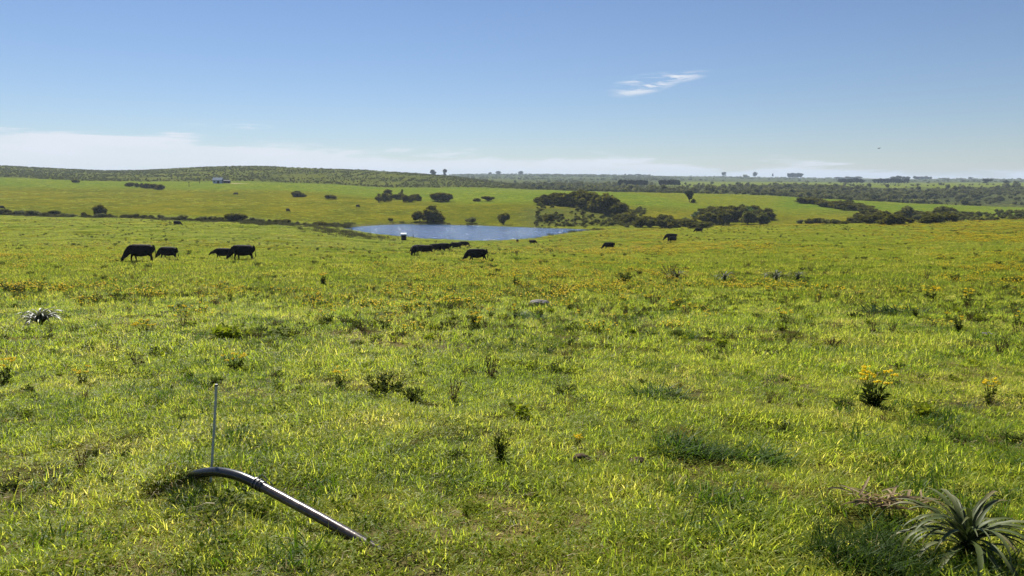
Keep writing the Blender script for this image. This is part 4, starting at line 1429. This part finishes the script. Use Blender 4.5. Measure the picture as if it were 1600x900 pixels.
def strap_leaf(seed, mat, arch=1.6, rise=1.2, w=.023, spines=True, curl=0.):
    """unit-length channelled leaf, arching over along +x"""
    r = random.Random(seed)
    V, Fc, A = [], [], []
    n = 16
    p = Vector((0, 0, 0)); ang = rise
    sway = r.uniform(-.35, .35)
    for i in range(n + 1):
        t = i / n
        ww = w * (.75 + .5 * t) * (1 - t ** 3.2) + .002
        if spines and 0 < i < n and i % 2:
            ww *= 1.22
        d = Vector((math.cos(ang), math.sin(sway * t) * .5, math.sin(ang))).normalized()
        side = Vector((-d.y, 1, 0)).normalized()
        nrm = d.cross(side).normalized()
        if nrm.z < 0:
            nrm = -nrm
        tw = curl * t * 3
        side, nrm = side * math.cos(tw) + nrm * math.sin(tw), nrm * math.cos(tw) - side * math.sin(tw)
        V += [p - side * ww + nrm * ww * .5, p.copy(), p + side * ww + nrm * ww * .5]
        A += [t] * 3
        ang -= arch / n * (.5 + t)
        p = p + d / n
    for i in range(n):
        for k in range(2):
            a = i * 3 + k
            Fc.append((a, a + 1, a + 4, a + 3))
    m = mesh_from('strap_leaf', V, Fc, mat, True)
    A = np.array(A)
    add_attr(m, 'blade', np.stack([A, A, A, np.ones_like(A)], 1), 'FLOAT_COLOR')
    return m


LEAVES = [strap_leaf(k, M_STRAP, random.uniform(1.9, 3.3), random.uniform(.8, 1.3)) for k in range(9)]


def rosette(u, v, Lpx, n, label, name='strap_leaved_plant', group=None, squash=1.0, seed=0, lib=None):
    r = random.Random(seed)
    x, y = G2(u, v)
    L = px_size(y, Lpx)
    root = tag(empty(name, (x, y, Hs(x, y))), label, 'plant', group)
    bm = bmesh.new()
    tube(bm, [(0, 0, -.03 * L), (0, 0, .08 * L), (0, 0, .16 * L)], [.09 * L, .10 * L, .03 * L], 8)
    link('crown_base', bm, M_WEED, root)
    for k in range(n):
        o = link('leaf', (lib or LEAVES)[r.randrange(9)], None, root)
        inner = k / n
        o.location = (0, 0, .05 * L + .08 * L * inner)
        o.rotation_euler = (r.uniform(-.15, .15), -.30 * inner + r.uniform(-.2, .40), k * 2.39996 + r.uniform(-.25, .25))
        s = L * r.uniform(.75, 1.15) * (1 - .25 * inner)
        o.scale = (s, s * r.uniform(.85, 1.2), s * squash)
    return root


rosette(1508, 868, 165, 66, 'big arching grey green strap leaved plant beside dead brown leaves', squash=.85, seed=1)
M_SILVER = leaf_mat('silvery_strap_leaf', [(0, (.045, .055, .028)), (.5, (.105, .115, .070)), (1, (.22, .22, .16))], .2, .45, .4)
SILVER = [strap_leaf(80 + k, M_SILVER, random.uniform(1.9, 3.2), random.uniform(.9, 1.45), .028) for k in range(9)]
rosette(64, 512, 50, 84, 'silvery strap leaved rosette standing alone beyond the dark bushy ragwort', seed=2, lib=SILVER)
rosette(1132, 441, 32, 40, 'grey strap leaved plant, middle one of the three in the far grass', seed=3)
rosette(1212, 441, 34, 44, 'grey strap leaved plant, first of the touching pair in the far grass', seed=4)
rosette(1246, 439, 30, 36, 'grey strap leaved plant leaning on the touching pair', seed=5)
rosette(1058, 437, 26, 30, 'grey strap leaved plant with brown weed around it', seed=6)

# dead leaves heaped beside the big plant
M_BROWNLEAF = leaf_mat('dead_strap_leaf', [(0, (.12, .08, .04)), (.5, (.25, .18, .095)), (1, (.46, .36, .22))], .2, .6, .2)
DEADL = [strap_leaf(50 + k, M_BROWNLEAF, random.uniform(.3, 2.2), random.uniform(.1, .6), .04, False, random.uniform(-.6, .6)) for k in range(6)]
x0, y0 = G2(1385, 806)
pile = tag(empty('dead_leaf_pile', (x0, y0, Hs(x0, y0))), 'heap of dry brown curled leaves beside the big arching plant', 'dead leaves')
for k in range(54):
    o = link('dead_leaf', random.choice(DEADL), None, pile)
    a = random.uniform(0, 6.28)
    o.location = (random.uniform(-.17, .20), random.uniform(-.06, .08), random.uniform(.05, .13))
    o.rotation_euler = (random.uniform(-.6, .6), random.uniform(-.25, .25), a if k % 3 else random.choice([0, 3.1]) + random.uniform(-.4, .4))
    s = random.uniform(.10, .24)
    o.scale = (s, s, s * .8)

# ------------------------------------------------------------------ pipe and stake
M_POLY = plain_mat('black_polythene', (.010, .010, .011), (.024, .023, .024), 25, .30, .5, .06)
M_STEEL = plain_mat('weathered_brown_pipe', (.040, .030, .026), (.13, .10, .085), 22, .30, .6, .1, .3)
M_CLAMP = plain_mat('dull_metal', (.10, .10, .10), (.22, .21, .20), 30, .4, .5, .1, .8)
M_STAKE = plain_mat('grey_plastic_rod', (.30, .33, .34), (.45, .48, .48), 12, .5, .4)


def pt(u, v, Y):
    dx, dy, dz = dirs(u, v)
    return Vector((dx * Y / dy, Y, EYE + dz * Y / dy))


def pipe():
    Yl = 4.55
    xr, yr = G2(606, 862)
    # the run of the pipe over the ground: out of the tuft, arching up, then down into the turf
    pts = []
    for u, v in [(300, 743.5), (310, 740.5), (322, 738.3), (338, 737.3), (356, 739.5), (375, 744.5), (391, 751), (404, 757)]:
        t = (u - 300) / (606 - 300)
        pts.append(pt(u, v, Yl + (yr - Yl) * t))
    origin = Vector((pts[0].x, pts[0].y, Hs(pts[0].x, pts[0].y)))
    root = tag(empty('water_pipe', origin), 'black curved plastic pipe rising from the grass beside a thin stake', 'pipe')
    rr = 7.7 / F * Yl
    bm = bmesh.new()
    # smooth the path
    sm = []
    for i in range(len(pts) - 1):
        for s in range(4):
            p0, p1, p2, p3 = pts[max(i - 1, 0)], pts[i], pts[i + 1], pts[min(i + 2, len(pts) - 1)]
            t = s / 4
            sm.append(.5 * ((2 * p1) + (-p0 + p2) * t + (2 * p0 - 5 * p1 + 4 * p2 - p3) * t * t + (-p0 + 3 * p1 - 3 * p2 + p3) * t ** 3))
    sm.append(pts[-1])
    sm = [sm[0] + Vector((-.26, .06, -.10))] + [sm[0] + Vector((-.14, .03, -.045))] + [sm[0] + Vector((-.05, .01, -.012))] + sm
    tube(bm, [p - origin for p in sm], [rr] * len(sm), 20)
    link('bend', bm, M_POLY, root, True)
    end = Vector((xr, yr, Hs(xr, yr) - rr * .9))
    a = pts[-1]
    d = (end - a).normalized()
    bm = bmesh.new()
    tube(bm, [a - d * .02 - origin, a + d * .02 - origin, (a + end) / 2 - origin + Vector((0, 0, .004)), end - origin, end + d * .15 - origin + Vector((0, 0, -.03))], [rr * .93] * 5, 20)
    link('straight_run', bm, M_STEEL, root, True)
    bm = bmesh.new()
    prof = [(-.035, 1.02), (-.03, 1.16), (-.016, 1.16), (-.012, 1.06), (-.004, 1.06), (0, 1.2), (.012, 1.2), (.016, 1.07), (.03, 1.07), (.034, 1.14), (.044, 1.14), (.048, 1.0)]
    tube(bm, [a + d * q - origin for q, _ in prof], [rr * s for _, s in prof], 20)
    jo = link('joint_collar', bm, M_POLY, root)
    up = Vector((0, 0, 1))
    for q in (-.023, .006):
        bm = bmesh.new()
        tube(bm, [a + d * (q - .004) - origin, a + d * (q + .004) - origin], [rr * 1.23] * 2, 20)
        link('hose_clamp', bm, M_CLAMP, root)
    bm = bmesh.new()
    w0 = a + d * .01 + up * rr - origin
    tube(bm, [w0, w0 + Vector((.004, 0, .03)), w0 + Vector((.02, 0, .036)), w0 + Vector((.035, 0, .018)), w0 + Vector((.06, -.002, -.004)), w0 + Vector((.085, -.004, -.028))], [.0028] * 6, 6)
    link('wire', bm, M_CLAMP, root)
    # thin stake just behind
    bx, by = pts[2].x + .03, pts[2].y + .10
    zb = Hs(bx, by)
    base, tip = Vector((bx, by, zb)), pt(338, 601, by)
    base = pt(327.5, 745, by); base.z = zb
    st = tag(empty('stake', base), 'thin upright grey rod stuck in the turf behind the pipe', 'stake')
    bm = bmesh.new()
    v = tip - base
    tube(bm, [v * -.1, v * .35 + Vector((.002, 0, 0)), v * .7 + Vector((.003, 0, 0)), v], [.0085, .0085, .0085, .008], 8)
    link('rod', bm, M_STAKE, st)
    bm = bmesh.new()
    tube(bm, [v * .985, v * 1.004], [.0105, .0095], 8)
    link('cap', bm, M_CLAMP, st)


pipe()

# flat stone and bare soil
def lump(name, u, v, wpx, h, mat, label, cat, seed, asp=.6):
    x, y = G2(u, v)
    w = px_size(y, wpx)
    bm = bmesh.new()
    bmesh.ops.create_icosphere(bm, subdivisions=4, radius=1)
    for q in bm.verts:
        k = float(fbm(q.co.x * 1.7 + seed, q.co.y * 1.7 + q.co.z, 3))
        q.co *= .7 + .6 * k
        q.co.x *= w * .5; q.co.y *= w * .5 * asp; q.co.z *= h
    o = link(name, bm, mat, None, True)
    o.location = (x, y, Hs(x, y) + h * .35)
    return tag(o, label, cat)


M_STONE = plain_mat('grey_stone', (.16, .14, .12), (.34, .31, .29), 8, .85, .2, .6)
M_SOIL = plain_mat('brown_soil', (.06, .042, .026), (.15, .105, .065), 18, .95, .1, 1.0)
lump('flat_stone', 843, 478, 36, .15, M_STONE, 'flat grey stone lying in the grass below the far cattle', 'stone', 1, .6)
lump('soil_mound', 908, 724, 34, .052, M_SOIL, 'small heap of bare brown soil in the turf', 'soil', 4)
lump('soil_mound', 995, 726, 30, .042, M_SOIL, 'second, flatter brown soil heap near the bare one', 'soil', 7)

# ------------------------------------------------------------------ cattle
def coat():
    m, nt, out = new_mat('black_cattle_coat')
    tc = N(nt, 'ShaderNodeTexCoord')
    n = N(nt, 'ShaderNodeTexNoise', i={'Scale': 3.0, 'Detail': 6, 'Roughness': .65})
    nt.links.new(tc.outputs['Object'], n.inputs['Vector'])
    c = ramp(nt, n.outputs[0], [(.35, (.006, .005, .005)), (.75, (.020, .014, .011))])
    p = principled(nt, c, .75, .1)
    b = N(nt, 'ShaderNodeBump', i={'Strength': .25, 'Distance': .02})
    n2 = N(nt, 'ShaderNodeTexNoise', i={'Scale': 40.0, 'Detail': 3})
    nt.links.new(tc.outputs['Object'], n2.inputs['Vector'])
    nt.links.new(n2.outputs[0], b.inputs['Height'])
    nt.links.new(b.outputs[0], p.inputs['Normal'])
    nt.links.new(p.outputs[0], out.inputs[0])
    return m


M_COAT = coat()


def cow_mesh(name, pose, seed):
    r = random.Random(seed)
    bm = bmesh.new()
    body = [((-.86, 0, 1.14), (.07, .08)), ((-.83, 0, 1.08), (.18, .17)), ((-.74, 0, 1.01), (.26, .28)), ((-.55, 0, .96), (.295, .345)), ((-.28, 0, .885), (.34, .42)),
            ((.02, 0, .865), (.36, .445)), ((.30, 0, .875), (.345, .435)), ((.52, 0, .92), (.29, .41)), ((.70, 0, .985), (.215, .31)), ((.80, 0, 1.0), (.15, .22))]
    tube(bm, [a for a, _ in body], [b for _, b in body], 18)
    if pose == 'graze':
        neck = [((.56, 0, 1.02), (.20, .31)), ((.80, 0, .91), (.165, .28)), ((1.00, 0, .72), (.135, .225)), ((1.13, 0, .53), (.12, .18)), ((1.21, 0, .42), (.11, .14))]
        head = [((1.17, 0, .53), (.085, .09)), ((1.23, 0, .46), (.115, .12)), ((1.29, 0, .36), (.115, .12)), ((1.35, 0, .24), (.085, .09)), ((1.39, 0, .14), (.078, .072)), ((1.41, 0, .08), (.07, .055)), ((1.415, 0, .05), (.045, .03))]
        ear = Vector((1.18, .09, .50)); ed = Vector((-.02, .17, -.03))
    elif pose == 'reach':
        neck = [((.56, 0, 1.02), (.19, .29)), ((.84, 0, .98), (.14, .22)), ((1.05, 0, .90), (.11, .17)), ((1.2, 0, .85), (.10, .13))]
        head = [((1.15, 0, .90), (.085, .09)), ((1.22, 0, .86), (.115, .12)), ((1.33, 0, .79), (.11, .115)), ((1.44, 0, .69), (.085, .085)), ((1.53, 0, .61), (.078, .07)), ((1.57, 0, .57), (.05, .04))]
        ear = Vector((1.17, .09, .92)); ed = Vector((-.03, .17, .0))
    else:
        neck = [((.56, 0, 1.05), (.19, .29)), ((.80, 0, 1.13), (.14, .22)), ((1.0, 0, 1.25), (.11, .16)), ((1.12, 0, 1.34), (.10, .12))]
        head = [((1.05, 0, 1.40), (.085, .08)), ((1.12, 0, 1.38), (.115, .115)), ((1.23, 0, 1.33), (.11, .115)), ((1.35, 0, 1.23), (.085, .085)), ((1.45, 0, 1.15), (.078, .072)), ((1.50, 0, 1.11), (.05, .045))]
        ear = Vector((1.07, .09, 1.40)); ed = Vector((-.03, .17, .0))
    tube(bm, [a for a, _ in neck], [b for _, b in neck], 14)
    tube(bm, [a for a, _ in head], [b for _, b in head], 12)
    # brisket and belly
    tube(bm, [(.62, 0, .78), (.72, 0, .72), (.80, 0, .82)], [(.12, .14), (.12, .13), (.06, .08)], 10)
    tube(bm, [(-.50, 0, .60), (-.36, 0, .57), (-.2, 0, .60)], [(.09, .05), (.12, .09), (.08, .05)], 10)
    for s in (-1, 1):
        tube(bm, [ear * 1 if s > 0 else Vector((ear.x, -ear.y, ear.z)), Vector((ear.x + ed.x * .5, s * (ear.y + ed.y * .5), ear.z + ed.z)), Vector((ear.x + ed.x, s * (ear.y + ed.y), ear.z + ed.z * 1.4))], [(.03, .025), (.055, .025), (.015, .012)], 8)
        f1 = (.16 if s > 0 else -.08) * (1 if pose != 'stand' else .4)
        h1 = (-.12 if s > 0 else .12) * (1 if pose != 'stand' else .3)
        tube(bm, [(.50, s * .19, .95), (.52, s * .20, .72), (.53 + f1 * .3, s * .18, .55), (.54 + f1 * .7, s * .165, .36), (.53 + f1 * .9, s * .16, .14), (.54 + f1, s * .16, .07), (.57 + f1, s * .16, .0)],
             [(.11, .19), (.10, .15), (.075, .095), (.055, .062), (.042, .046), (.052, .06), (.058, .07)], 10)
        tube(bm, [(-.60, s * .16, 1.02), (-.58, s * .20, .82), (-.54 + h1 * .3, s * .20, .64), (-.66 + h1 * .7, s * .175, .45), (-.68 + h1 * .9, s * .165, .30), (-.66 + h1, s * .16, .13), (-.65 + h1, s * .16, .07), (-.62 + h1, s * .16, .0)],
             [(.15, .25), (.13, .24), (.10, .15), (.058, .075), (.046, .055), (.044, .05), (.052, .06), (.058, .07)], 10)
    sw = r.uniform(-.08, .08)
    tube(bm, [(-.80, 0, 1.24), (-.90, 0, 1.20), (-.945, sw * .3, 1.05), (-.95, sw * .7, .8), (-.95, sw, .6), (-.955, sw * 1.2, .45), (-.95, sw * 1.3, .30)], [.045, .038, .03, .027, .03, .048, .02], 8)
    bmesh.ops.recalc_face_normals(bm, faces=bm.faces)
    me = bpy.data.meshes.new(name + '_lofts')
    bm.to_mesh(me); bm.free()
    o = bpy.data.objects.new('tmp_body', me)
    COL.objects.link(o)
    md = o.modifiers.new('r', 'REMESH'); md.mode = 'VOXEL'; md.voxel_size = .024
    sm = o.modifiers.new('s', 'SMOOTH'); sm.iterations = 3; sm.factor = .5
    dc = o.modifiers.new('d', 'DECIMATE'); dc.ratio = .35
    dg = bpy.context.evaluated_depsgraph_get()
    out = bpy.data.meshes.new_from_object(o.evaluated_get(dg))
    out.name = name
    bpy.data.objects.remove(o)
    out.materials.clear(); out.materials.append(M_COAT)
    out.polygons.foreach_set('use_smooth', [True] * len(out.polygons))
    return out


COWS = {'graze': cow_mesh('grazing_cow', 'graze', 1), 'reach': cow_mesh('reaching_cow', 'reach', 2), 'stand': cow_mesh('standing_cow', 'stand', 3)}
COW_H = 1.31


def cow(u, v, hpx, pose, heading, label, group='black cattle grazing', Y=None):
    """heading: degrees, 0 = facing right (+X), 180 = facing left, 90 = away"""
    x, y, z = ground_at(u, v)
    o = link('cow', COWS[pose])
    s = px_size(y, hpx) / COW_H
    s = min(max(s, .6), 1.25)
    o.scale = (s, s, s)
    o.location = (x, y, z - .11)
    o.rotation_euler = (0, 0, R(heading))
    return tag(o, label, 'cow', group)


for a in [
    (222, 408.5, 29, 'graze', 183, 'big black cow grazing in deep flowers, overlapping a smaller one'),
    (264, 405.0, 21.5, 'graze', 172, 'smaller black cow standing behind the big grazing one, tail to the water'),
    (350, 404.5, 19, 'reach', 184, 'black cow with head held low in front, half behind another cow'),
    (381, 406.5, 26, 'graze', 176, 'black cow overlapping the one with low held head'),
    (656, 396.5, 15.5, 'graze', 186, 'black cow grazing at the outer end of the bunch by the pump box'),
    (648, 399.5, 18, 'graze', 262, 'black cow seen head on in front of the bunch by the pump box'),
    (667, 397.5, 16, 'reach', 176, 'black cow second in the bunch by the pump box'),
    (681, 393.0, 13.5, 'graze', 8, 'black cow grazing behind the second one of the bunch'),
    (694, 392.5, 14.0, 'graze', 184, 'black cow in the middle of the bunch, hind legs spread'),
    (713, 389.5, 12.0, 'graze', 180, 'black cow near the shore end of the bunch'),
    (724, 386.5, 10.5, 'graze', 10, 'black cow at the shore end of the bunch facing away from the rest'),
    (746, 408.5, 22, 'graze', 182, 'large black cow grazing alone before the bunch'),
    (808.5, 379.5, 6.5, 'graze', 95, 'small black cow seen from behind at the edge of the water'),
    (832, 381.5, 7.5, 'graze', -8, 'small black cow grazing beside the one seen from behind at the water'),
    (952, 389.5, 12, 'graze', 181, 'black cow grazing alone on the yellow slope beside the pond'),
    (1049, 376.0, 13, 'graze', 178, 'black cow in the close pair on the yellow slope, the taller one'),
    (1051, 378.5, 9.5, 'graze', 205, 'young black cow in front of the taller one of the close pair'),
    (1092, 363.5, 8.0, 'graze', 176, 'small black cow grazing at the top of the yellow slope before the gully'),
    (277, 352.5, 8.0, 'graze', -5, 'far black cow grazing below the ditch line'),
    (450, 331.5, 6.0, 'graze', -40, 'tiny black cow on the far slope above the reeds'),
    (559, 324.5, 5.0, 'graze', 60, 'tiny black cow on the far slope near the palm cluster'),
    (369, 305.0, 4.2, 'graze', 200, 'tiny black cow on the green field below the shed'),
    (2, 327.0, 6.0, 'graze', 0, 'dark cow half cut off at the ditch end'),
]:
    cow(*a)

# ------------------------------------------------------------------ pump box, shed, palm, bird
M_TANK = plain_mat('dark_green_box', (.012, .018, .016), (.03, .04, .036), 4, .6, .3)
M_WHITE = plain_mat('white_painted_metal', (.62, .63, .64), (.8, .8, .8), 3, .5, .4)
M_ZINC = plain_mat('pale_blue_metal_sheet', (.15, .19, .25), (.21, .25, .31), 2, .8, .1)
M_WALL = plain_mat('blue_grey_wall', (.30, .38, .50), (.38, .46, .56), 2, .8, .2)
M_DARK = plain_mat('dark_opening', (.012, .012, .013), (.02, .02, .02), 2, .8, .2)


def bx(bm, x0, x1, y0, y1, z0, z1):
    v = [bm.verts.new((x, y, z)) for z in (z0, z1) for y in (y0, y1) for x in (x0, x1)]
    for f in ((0, 2, 3, 1), (4, 5, 7, 6), (0, 1, 5, 4), (2, 6, 7, 3), (0, 4, 6, 2), (1, 3, 7, 5)):
        bm.faces.new([v[i] for i in f])


def box_part(name, mat, parent, *b):
    bm = bmesh.new()
    bx(bm, *b)
    bmesh.ops.bevel(bm, geom=bm.edges[:], offset=.015, segments=1, affect='EDGES')
    return link(name, bm, mat, parent)


x, y, z = ground_at(631, 375.5)
pb = tag(empty('pump_box', (x, y, z), R(8)), 'dark pump box with a white lid at the near shore of the pond', 'pump box')
box_part('cabinet', M_TANK, pb, -.66, .66, -.55, .55, -.1, 1.35)
bm = bmesh.new()
v = [bm.verts.new(p) for p in ((-.75, -.66, 1.353), (.75, -.66, 1.353), (.75, .66, 1.353), (-.75, .66, 1.353), (-.75, -.45, 1.62), (.75, -.45, 1.62), (.75, .60, 1.80), (-.75, .60, 1.80))]
for f in ((0, 1, 5, 4), (1, 2, 6, 5), (2, 3, 7, 6), (3, 0, 4, 7), (4, 5, 6, 7), (3, 2, 1, 0)):
    bm.faces.new([v[i] for i in f])
link('lid', bm, M_WHITE, pb)
box_part('door', M_DARK, pb, -.5, .5, -.575, -.552, .1, 1.2)
x2, y2, z2 = ground_at(646, 372.5)
po = tag(empty('shore_post', (x2, y2, z2)), 'short dark post in the shallows beside the pump box', 'post')
bm = bmesh.new()
tube(bm, [(0, 0, -.3), (.01, 0, .5), (.03, 0, 1.0)], [.09, .085, .08], 8)
link('post', bm, M_BARK, po)
bm = bmesh.new()
tube(bm, [(.03, 0, .98), (.03, 0, 1.06)], [.11, .1], 8)
link('cap', bm, M_BARK, po)

sx, sy, sz = SHED
sh = tag(empty('farm_shed', (sx, sy, sz), R(6)), 'pale blue roofed farm shed beside a sandy yard under the rounded hill', 'shed')
box_part('wall', M_WALL, sh, -3.4, 3.4, -2.5, 2.5, -.5, 2.6)
bm = bmesh.new()
v = [bm.verts.new(p) for p in ((-3.8, -2.9, 2.55), (3.8, -2.9, 2.55), (3.8, 0, 4.5), (-3.8, 0, 4.5), (3.8, 2.9, 2.55), (-3.8, 2.9, 2.55))]
for f in ((0, 1, 2, 3), (3, 2, 4, 5), (1, 4, 2), (0, 3, 5), (0, 5, 4, 1)):
    bm.faces.new([v[i] for i in f])
link('roof', bm, M_ZINC, sh)
box_part('door', M_DARK, sh, -.2, 1.6, -2.56, -2.51, -.3, 2.0)
box_part('window', M_DARK, sh, -2.6, -1.5, -2.56, -2.51, .9, 1.8)
ln = tag(empty('lean_to', (sx + 6.6, sy + 1.0, Hs(sx + 6.6, sy + 1.0)), R(6)), 'low dark open lean-to beside the pale blue roofed shed', 'lean-to')
box_part('wall', M_DARK, ln, -2.4, 2.4, -1.5, 1.5, -.4, 1.9)
bm = bmesh.new()
v = [bm.verts.new(p) for p in ((-2.7, -1.9, 1.93), (2.7, -1.9, 1.93), (2.7, 1.8, 2.6), (-2.7, 1.8, 2.6), (-2.7, 1.8, 1.93), (2.7, 1.8, 1.93))]
for f in ((0, 1, 2, 3), (3, 2, 5, 4), (0, 3, 4), (1, 5, 2), (0, 4, 5, 1)):
    bm.faces.new([v[i] for i in f])
link('roof', bm, M_DARK, ln)
for u, vb, vt, lab in ((295.5, 292, 284.5, 'thin leafless pole tree on the field apart from the shed'), (312, 287, 280, 'bare pole nearer the shed on the field line')):
    px_, py_, pz_ = ground_at(u, vb)
    hh = px_size(py_, vb - vt)
    o = tag(empty('pole', (px_, py_, pz_)), lab, 'pole')
    bm = bmesh.new(); tube(bm, [(0, 0, -.3), (.02, 0, hh * .5), (0, 0, hh)], [.22, .18, .14], 7); link('shaft', bm, M_BARK, o)
    bm = bmesh.new(); tube(bm, [(-.7, 0, hh * .9), (0, 0, hh * .92), (.7, 0, hh * .9)], [.1, .12, .1], 6); link('cross_arm', bm, M_BARK, o)

# palm
x, y, z = ground_at(592, 316.5)
hp = px_size(y, 14.5)
pm = tag(empty('palm_tree', (x, y, z)), 'small palm standing over the shrub cluster on the far slope', 'palm')
bm = bmesh.new()
tube(bm, [(0, 0, -.2), (.05, 0, hp * .3), (0, .03, hp * .6), (.02, 0, hp * .8)], [.24, .19, .17, .2], 8)
link('trunk', bm, M_BARK, pm)


def frond(seed):
    r = random.Random(seed)
    V, Fc = [], []
    p = Vector((0, 0, 0)); ang = 1.0
    for i in range(9):
        d = Vector((math.cos(ang), 0, math.sin(ang)))
        q = p + d / 9
        for s in (-1, 1):
            l = .30 * math.sin(math.pi * (i + 1) / 10.5)
            k = len(V)
            V += [p, q, q + Vector((.08, s * l, -.10)), p + Vector((.05, s * l, -.10))]
            Fc.append((k, k + 1, k + 2, k + 3))
        p = q; ang -= .22
    m = mesh_from('frond', V, Fc, M_BUSH)
    g = np.full(len(V), .5)
    add_attr(m, 'blade', np.stack([g, g, g, g], 1), 'FLOAT_COLOR')
    return m


FR = frond(1)
for k in range(16):
    o = link('frond', FR, None, pm)
    o.location = (.02, 0, hp * .8)
    o.rotation_euler = (0, random.uniform(-.5, .7), k * 2.4)
    s = hp * random.uniform(.28, .38)
    o.scale = (s, s, s)

# bird gliding over the valley
M_BIRD = plain_mat('dark_feathers', (.03, .028, .026), (.07, .062, .055), 10, .8, .2)
b = pt(1373, 232, 175)
bd = tag(empty('bird', b, R(200)), 'dark bird gliding with raised wings high over the dense scrub', 'bird')
bm = bmesh.new()
tube(bm, [(.30, 0, .02), (.24, 0, .02), (.14, 0, 0), (0, 0, -.02), (-.16, 0, 0), (-.24, 0, .01)], [.012, .04, .06, .07, .045, .02], 8)
link('body', bm, M_BIRD, bd, True)
for s in (-1, 1):
    bm = bmesh.new()
    L = [Vector((.10, s * .04, .02)), Vector((.14, s * .25, .12)), Vector((.05, s * .48, .17)), Vector((-.06, s * .66, .18)), Vector((-.10, s * .40, .13)), Vector((-.10, s * .2, .08)), Vector((-.10, s * .04, .01))]
    top_ = [bm.verts.new(p) for p in L]; bot = [bm.verts.new(p - Vector((0, 0, .015))) for p in L]
    bm.faces.new(top_); bm.faces.new(bot[::-1])
    for i in range(len(L)):
        j = (i + 1) % len(L)
        bm.faces.new((top_[i], bot[i], bot[j], top_[j]))
    link('wing', bm, M_BIRD, bd)
bm = bmesh.new()
t_ = [bm.verts.new(p) for p in ((-.2, .03, .01), (-.2, -.03, .01), (-.40, -.09, .02), (-.40, .09, .02))]
u_ = [bm.verts.new(v.co - Vector((0, 0, .012))) for v in t_]
bm.faces.new(t_); bm.faces.new(u_[::-1])
for i in range(4):
    bm.faces.new((t_[i], u_[i], u_[(i + 1) % 4], t_[(i + 1) % 4]))
link('tail', bm, M_BIRD, bd)

# ------------------------------------------------------------------ haze
def haze():
    bm = bmesh.new()
    bx(bm, -7600, 7600, -120, 6700, -40, 78)
    m, nt, out = new_mat('thin_haze')
    v = N(nt, 'ShaderNodeVolumePrincipled')
    v.inputs['Color'].default_value = (.72, .86, 1, 1)
    v.inputs['Density'].default_value = .00014
    v.inputs['Anisotropy'].default_value = .1
    nt.links.new(v.outputs[0], out.inputs['Volume'])
    tag(link('haze', bm, m), 'thin pale haze over the far hills', kind='stuff')


haze()
